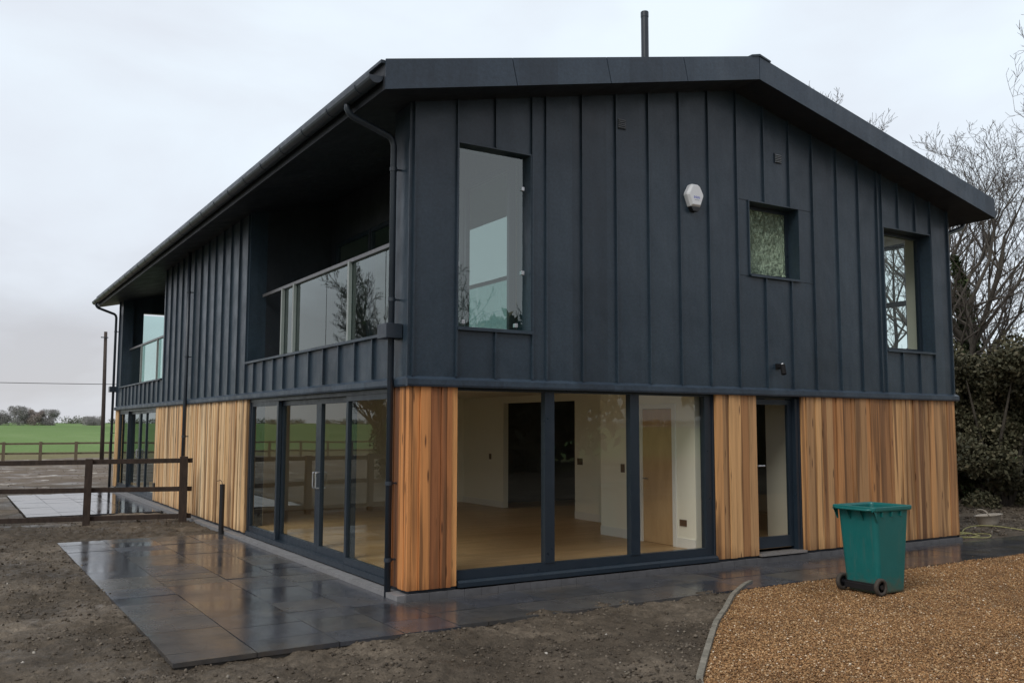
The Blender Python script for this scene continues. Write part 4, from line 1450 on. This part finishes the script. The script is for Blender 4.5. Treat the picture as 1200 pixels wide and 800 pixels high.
for s_ in (-1, 1):
    yc = BY + s_ * 0.262
    wv = MB()
    n = 24
    secs = [(0.062, -0.022), (0.088, -0.026), (0.10, -0.016), (0.10, 0.016), (0.088, 0.026), (0.062, 0.022)]
    o0 = len(wv.v)
    for rd, yo in secs:
        for k in range(n):
            t_ = 2 * math.pi * k / n
            wv.v.append((BX - 0.25 + rd * math.cos(t_), yc + yo, BZ + 0.10 + rd * math.sin(t_)))
    for i in range(len(secs)):
        for k in range(n):
            k2 = (k + 1) % n
            j = (i + 1) % len(secs)
            wv.f.append((i * n + k, i * n + k2, j * n + k2, j * n + k))
    wh = wv.build('wheel', TYRE, wb, smooth=True)
    hb = MB()
    hb.tube([(BX - 0.25, yc - 0.024, BZ + 0.10), (BX - 0.25, yc + 0.024, BZ + 0.10)], 0.028, 14)
    hb.tube([(BX - 0.25, yc - 0.006, BZ + 0.10), (BX - 0.25, yc + 0.006, BZ + 0.10)], 0.064, 20)
    for k in range(6):
        t_ = 2 * math.pi * k / 6
        hb.bar((BX - 0.25 + 0.02 * math.cos(t_), yc, BZ + 0.10 + 0.02 * math.sin(t_)), (BX - 0.25 + 0.066 * math.cos(t_), yc, BZ + 0.10 + 0.066 * math.sin(t_)), 0.036, 0.012, (0, 1, 0))
    hb.build('hub', BLACKP, wh)

# splashed tub and hose beyond the corner
tx, ty, tz = 12.85, 1.0, -0.06
tb = thing('tub', 'pale cement-splashed plastic tub lying on the soil past the corner', 'tub', (tx, ty, tz))
n = 24
tv = MB()
prof_ = [(0.15, -0.03), (0.18, 0.05), (0.225, 0.185), (0.25, 0.20), (0.25, 0.212), (0.228, 0.21), (0.21, 0.18), (0.14, 0.0)]
for rd, z in prof_:
    for k in range(n):
        t_ = 2 * math.pi * k / n
        tv.v.append((tx + rd * math.cos(t_), ty + rd * math.sin(t_), tz + z + 0.03 * math.cos(t_ + 1)))
for i in range(len(prof_) - 1):
    for k in range(n):
        k2 = (k + 1) % n
        tv.f.append((i * n + k, i * n + k2, (i + 1) * n + k2, (i + 1) * n + k))
tv.f.append(tuple(range(n)))
tv.f.append(tuple((len(prof_) - 1) * n + k for k in range(n)))
tbo = tv.build('bowl', TUBM, tb, smooth=True)
hd = []
for k in range(13):
    t_ = math.pi * k / 12
    hd.append((tx - 0.20 - 0.05 * math.sin(t_), ty + 0.14 * math.cos(t_), tz + 0.20 + 0.12 * math.sin(t_)))
MB().tube(hd, 0.013, 8).build('handle', TUBM, tb, smooth=True)

hs = []
for k in range(90):                               # loose coils by the corner, then a run out over the paving
    t_ = k / 89
    if t_ < 0.6:
        a = t_ / 0.6 * 2 * math.pi * 2.3
        rd = 0.30 + 0.12 * math.sin(a * 0.7)
        hs.append((10.95 + rd * 1.2 * math.cos(a), 0.30 + rd * 0.9 * math.sin(a), -0.065 + 0.02 * math.sin(a * 1.7) ** 2))
    else:
        q = (t_ - 0.6) / 0.4
        hs.append((11.1 + 1.5 * q, 0.42 - 0.25 * q + 0.28 * math.sin(q * 5.0), -0.055 + 0.10 * math.sin(q * 3.14) ** 2))
tag(MB().tube(hs, 0.008, 8).build('hose', HOSE, smooth=True), 'yellow green garden hose coiled on the path by the far right corner', 'hose')


# ------------------------------------------------------------------ trees
def segs_mesh(name, S, n, mat, parent):
    """S: array of (p0, p1, r0, r1) -> tapered n-sided tubes"""
    if not len(S): return None
    S = np.asarray(S, np.float64)
    p0, p1, r0, r1 = S[:, :3], S[:, 3:6], S[:, 6], S[:, 7]
    d = p1 - p0
    d /= np.linalg.norm(d, axis=1)[:, None] + 1e-9
    ref = np.where(np.abs(d[:, 2:3]) > 0.9, np.array([[1.0, 0, 0]]), np.array([[0, 0, 1.0]]))
    a = np.cross(d, ref)
    a /= np.linalg.norm(a, axis=1)[:, None]
    b = np.cross(d, a)
    V = []
    for k in range(n):
        t_ = 2 * math.pi * k / n
        o = a * math.cos(t_) + b * math.sin(t_)
        V.append(p0 + o * r0[:, None])
        V.append(p1 + o * r1[:, None])
    V = np.stack(V, 1)                     # (m, 2n, 3)
    m_ = len(S)
    base = (np.arange(m_) * 2 * n)[:, None]
    F_ = np.concatenate([base + np.array([[2 * k, 2 * ((k + 1) % n), 2 * ((k + 1) % n) + 1, 2 * k + 1]]) for k in range(n)])
    return np_obj(name, V.reshape(-1, 3), [F_], mat, parent, smooth=True)


def grow(seed, base, height, lean=(0, 0), levels=5, spread=0.55, trunk_r=0.16, kids=(4, 5, 5, 5, 4), up=0.25, first=0.25, wig=0.16, min_r=0.004, blen=1.0):
    rr = random.Random(seed)
    S = []

    def branch(p, d, length, rad, lv):
        nseg = max(3, int(5 - lv * 0.5)) if lv else 8
        q = Vector(p)
        pts_ = [(q.copy(), rad)]
        for i in range(nseg):
            d = (d + Vector((rr.gauss(0, wig), rr.gauss(0, wig), rr.gauss(0, wig) * 0.6 + up * 0.3 * (lv > 0)))).normalized()
            q2 = q + d * (length / nseg)
            ra = rad * (1 - 0.75 * i / nseg)
            rb = rad * (1 - 0.75 * (i + 1) / nseg)
            S.append((*q, *q2, max(ra, min_r), max(rb, min_r * 0.7), lv))
            q = q2
            pts_.append((q.copy(), rb))
        if lv + 1 >= levels: return
        k = kids[lv]
        for j in range(k):
            t_ = first + (1 - first) * (j + rr.random()) / k if lv == 0 else 0.2 + 0.8 * (j + rr.random()) / k
            i = min(nseg, max(1, int(t_ * nseg + 0.5)))
            bp, br = pts_[i]
            ang = rr.uniform(0.35, 1.0) * spread * 1.6
            az_ = rr.uniform(0, 6.283)
            ref = Vector((0, 0, 1)) if abs(d.z) < 0.9 else Vector((1, 0, 0))
            s1 = d.cross(ref).normalized()
            s2 = d.cross(s1)
            nd = (d * math.cos(ang) + (s1 * math.cos(az_) + s2 * math.sin(az_)) * math.sin(ang)).normalized()
            branch(bp, nd, length * rr.uniform(0.42, 0.68) * (1.15 - 0.45 * t_) * (blen if lv == 0 else 1.0), max(br * 0.72, min_r), lv + 1)

    branch(Vector(base), Vector((lean[0], lean[1], 1)).normalized(), height * 0.72, trunk_r, 0)
    return np.array(S)


def leaves(n, centers, radii, size, seed, shell=0.35):
    """leaf-sized faces spread through lumpy ellipsoid clumps"""
    g_ = np.random.default_rng(seed)
    k_ = g_.integers(0, len(centers), n)
    c = np.asarray(centers)[k_]
    r_ = np.asarray(radii)[k_]
    d = g_.normal(size=(n, 3))
    d /= np.linalg.norm(d, axis=1)[:, None]
    t_ = (shell + (1 - shell) * g_.random(n)) ** 0.6
    P_ = c + d * r_ * t_[:, None] * (0.85 + 0.3 * g_.random((n, 1)))
    return quads(P_, size, g_)


def quads(P_, size, g_):
    n = len(P_)
    a = g_.normal(size=(n, 3))
    a /= np.linalg.norm(a, axis=1)[:, None]
    b = np.cross(a, g_.normal(size=(n, 3)))
    b /= np.linalg.norm(b, axis=1)[:, None]
    s_ = size * (0.55 + 0.9 * g_.random((n, 1)))
    V = np.stack([P_ - a * s_, P_ + b * s_ * 0.6, P_ + a * s_, P_ - b * s_ * 0.6], 1).reshape(-1, 3)
    F_ = np.arange(n * 4).reshape(n, 4)
    return V, F_


def bare_tree(name, label, base, height, seed, ivy=0, ivy_h=4.0, ivy_r=0.5, group=None, twig=TWIG, **kw):
    t = thing(name, label, 'tree', base, group)
    S = grow(seed, (base[0], base[1], base[2] - 0.2), height, **kw)
    lv = S[:, 8]
    segs_mesh('trunk', S[lv <= 1][:, :8], 9, BARK, t)
    segs_mesh('branches', S[lv == 2][:, :8], 5, BARK if twig is TWIG else twig, t)
    segs_mesh('twigs', S[lv >= 3][:, :8], 3, twig, t)
    if ivy:
        g_ = np.random.default_rng(seed)
        low = S[(lv == 0) & (S[:, 2] < ivy_h + base[2])]
        k_ = g_.integers(0, len(low), ivy)
        tt = g_.random((ivy, 1))
        P_ = low[k_, :3] * (1 - tt) + low[k_, 3:6] * tt
        hfac = np.clip(1.15 - (P_[:, 2:3] - base[2]) / (ivy_h * 1.1), 0.15, 1)
        P_ = P_ + g_.normal(size=(ivy, 3)) * ivy_r * 0.5 * hfac
        V, F_ = quads(P_, 0.055, g_)
        np_obj('ivy', V, [F_], IVY, t)
    return t


def shrub(name, label, base, rad, height, n, seed, mat=EVERG, size=0.05, cat='shrub', group=None, clumps=14, loose=1.0):
    t = thing(name, label, 'tree' if cat == 'tree' else cat, base, group)
    g_ = np.random.default_rng(seed)
    cs, rs = [], []
    for k in range(clumps):
        a = g_.random() * 6.283
        d = math.sqrt(g_.random()) * rad * 0.75
        z = g_.random() ** 0.8 * height * 0.86
        q = rad * (0.30 + 0.25 * g_.random()) * loose
        cs.append((base[0] + d * math.cos(a), base[1] + d * math.sin(a), base[2] + z))
        rs.append((q, q, q * 0.95))
    V, F_ = leaves(n, cs, rs, size, seed)
    np_obj('foliage', V, [F_], mat, t)
    st = MB()
    for k in range(7):
        a = 6.283 * k / 7
        st.tube([(base[0], base[1], base[2] - 0.3), (base[0] + 0.3 * rad * math.cos(a), base[1] + 0.3 * rad * math.sin(a), base[2] + height * 0.4),
                 (base[0] + 0.6 * rad * math.cos(a + .3), base[1] + 0.6 * rad * math.sin(a + .3), base[2] + height * 0.75)], [0.07, 0.045, 0.015], 6)
    st.build('stems', BARK, t)
    return t


def at(u_, d, z=-0.12):
    """world point at horizontal distance d along the bearing of photo column u"""
    a = YAW + math.atan((u_ - 600) / 1070.5)
    return (CAMLOC.x + d * math.sin(a), CAMLOC.y + d * math.cos(a), z)


bare_tree('ivy_clad_tree', 'tall bare tree with an ivy-covered trunk behind the right end of the house', at(1150, 26), 9.6, 21, ivy=5500, ivy_h=6.2, ivy_r=0.5,
          lean=(0.07, -0.05), levels=6, trunk_r=0.2, kids=(11, 5, 5, 4, 3), spread=0.66, first=0.25, up=0.35, min_r=0.0045)
bare_tree('bare_tree', 'bare tree with fine upright twigs rising just above the roof edge', at(1066, 34), 13.0, 5, levels=6, trunk_r=0.16, kids=(17, 6, 5, 5, 3), spread=0.6, up=0.5, first=0.35, min_r=0.006)
bare_tree('bare_tree', 'bare tree whose twigs reach into the picture at the far right edge', at(1285, 27), 11.8, 33, levels=6, trunk_r=0.2, kids=(12, 6, 5, 5, 3), spread=0.65, first=0.25, up=0.25, min_r=0.0045)
bare_tree('bare_tree', 'bare tree with a fan of thin twigs behind the ivy-covered trunk', at(1118, 31), 11.2, 41, levels=6, trunk_r=0.15, kids=(12, 5, 5, 4, 3), spread=0.6, up=0.45, first=0.3, min_r=0.0055)
bare_tree('bare_tree', 'slim bare tree in the thicket between the ivy-covered trunk and the house', at(1185, 33), 7.2, 52, levels=6, trunk_r=0.13, kids=(8, 5, 5, 4, 2), spread=0.6, first=0.2, up=0.3, min_r=0.006)
for i, (u_, d, rad, h, n_, lab) in enumerate(((1120, 27, 2.0, 3.9, 48000, 'dark evergreen shrub against the right-hand end of the house'),
                                              (1172, 25.5, 1.9, 4.1, 56000, 'dark evergreen shrub right of the ivy-covered trunk'),
                                              (1222, 26.5, 2.2, 4.5, 48000, 'dark evergreen shrub at the right edge of the picture'),
                                              (1290, 28, 2.4, 4.2, 12000, 'dark evergreen shrub beyond the right edge behind the gravel'),
                                              (1070, 30, 2.2, 3.8, 9000, 'dark evergreen shrub hidden mostly behind the house'))):
    shrub('evergreen_shrub', lab, at(u_, d), rad, h, n_, 60 + i, group='evergreen shrubs behind the house', clumps=46, loose=0.55)
# far trees on the field edge at the left
for lab, u_, rad_, h, mt_, sd_ in (('wide bare grey tree on the skyline at the far left', 24, 2.7, 5.6, TWIG_HAZE, 3), ('rounded reddish brown tree on the skyline', 43, 2.5, 4.6, TWIG_RED_HAZE, 5), ('rounded grey brown tree right of the reddish one on the skyline', 59, 2.3, 4.5, TWIG_HAZE, 6),
                                   ('low grey tree at the left edge of the photo on the skyline', 2, 2.6, 3.6, TWIG_HAZE, 7), ('low spreading grey tree on the skyline beside the pole', 112, 3.0, 2.3, TWIG_HAZE, 8)):
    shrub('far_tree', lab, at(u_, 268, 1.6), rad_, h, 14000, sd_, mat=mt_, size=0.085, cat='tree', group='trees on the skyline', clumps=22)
# hedgerow on the horizon, all the way round the field
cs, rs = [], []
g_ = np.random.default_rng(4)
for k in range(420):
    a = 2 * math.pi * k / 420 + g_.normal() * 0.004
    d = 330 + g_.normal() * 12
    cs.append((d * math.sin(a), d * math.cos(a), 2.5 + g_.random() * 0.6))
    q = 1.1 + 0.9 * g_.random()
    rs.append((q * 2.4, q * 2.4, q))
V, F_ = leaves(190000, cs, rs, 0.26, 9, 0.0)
tag(np_obj('far_hedgerow', V, [F_], HEDGE_HAZE), kind='stuff')
# what the glass and the wet paving mirror: trees and bushes left of and behind the photographer
bare_tree('ivy_clad_tree', 'tall ivy-covered tree standing in the field left of the fence', (-9.1, 21.5, -0.12), 10.0, 77, ivy=5000, ivy_h=5.0, ivy_r=0.4, levels=6, trunk_r=0.13, kids=(24, 6, 5, 4, 2), blen=0.42, spread=0.5, first=0.25, wig=0.11, min_r=0.006)
for i, (x, y, h, lab) in enumerate(((15, -27, 11, 'big bare tree behind the photographer on the right'), (1, -30, 10, 'big bare tree straight behind the photographer'), (26, -20, 11, 'big bare tree behind the gravel drive'))):
    bare_tree('bare_tree', lab, (x, y, -0.15), h, 80 + i, ivy=3500, ivy_h=5, ivy_r=0.8, levels=6, trunk_r=0.28, kids=(9, 6, 5, 4, 2), spread=0.65, first=0.2, min_r=0.012)
for i, (x, y, rd, h, lab) in enumerate(((7, -29, 5.5, 5.4, 'unseen evergreen bush added behind the camera to darken the glass'), (20, -29, 6.0, 5.8, 'unseen evergreen bush added behind the gravel drive to darken the glass'), (36, -26, 5.5, 5.5, 'unseen evergreen bush added at the far end of the gravel drive to darken the glass'),  # bushes added out of view so the gable glass reflects darker
                                        (-40, 62, 4, 4.5, 'evergreen bush far out in the field at the left'), (-44, 40, 4, 5, 'evergreen bush by the field edge at the left'))):
    shrub('evergreen_shrub', lab, (x, y, -0.15), rd, h, 9000 if rd > 5 else 6000, 90 + i, size=0.34 if rd > 5 else 0.2, group='evergreen shrubs around the plot')
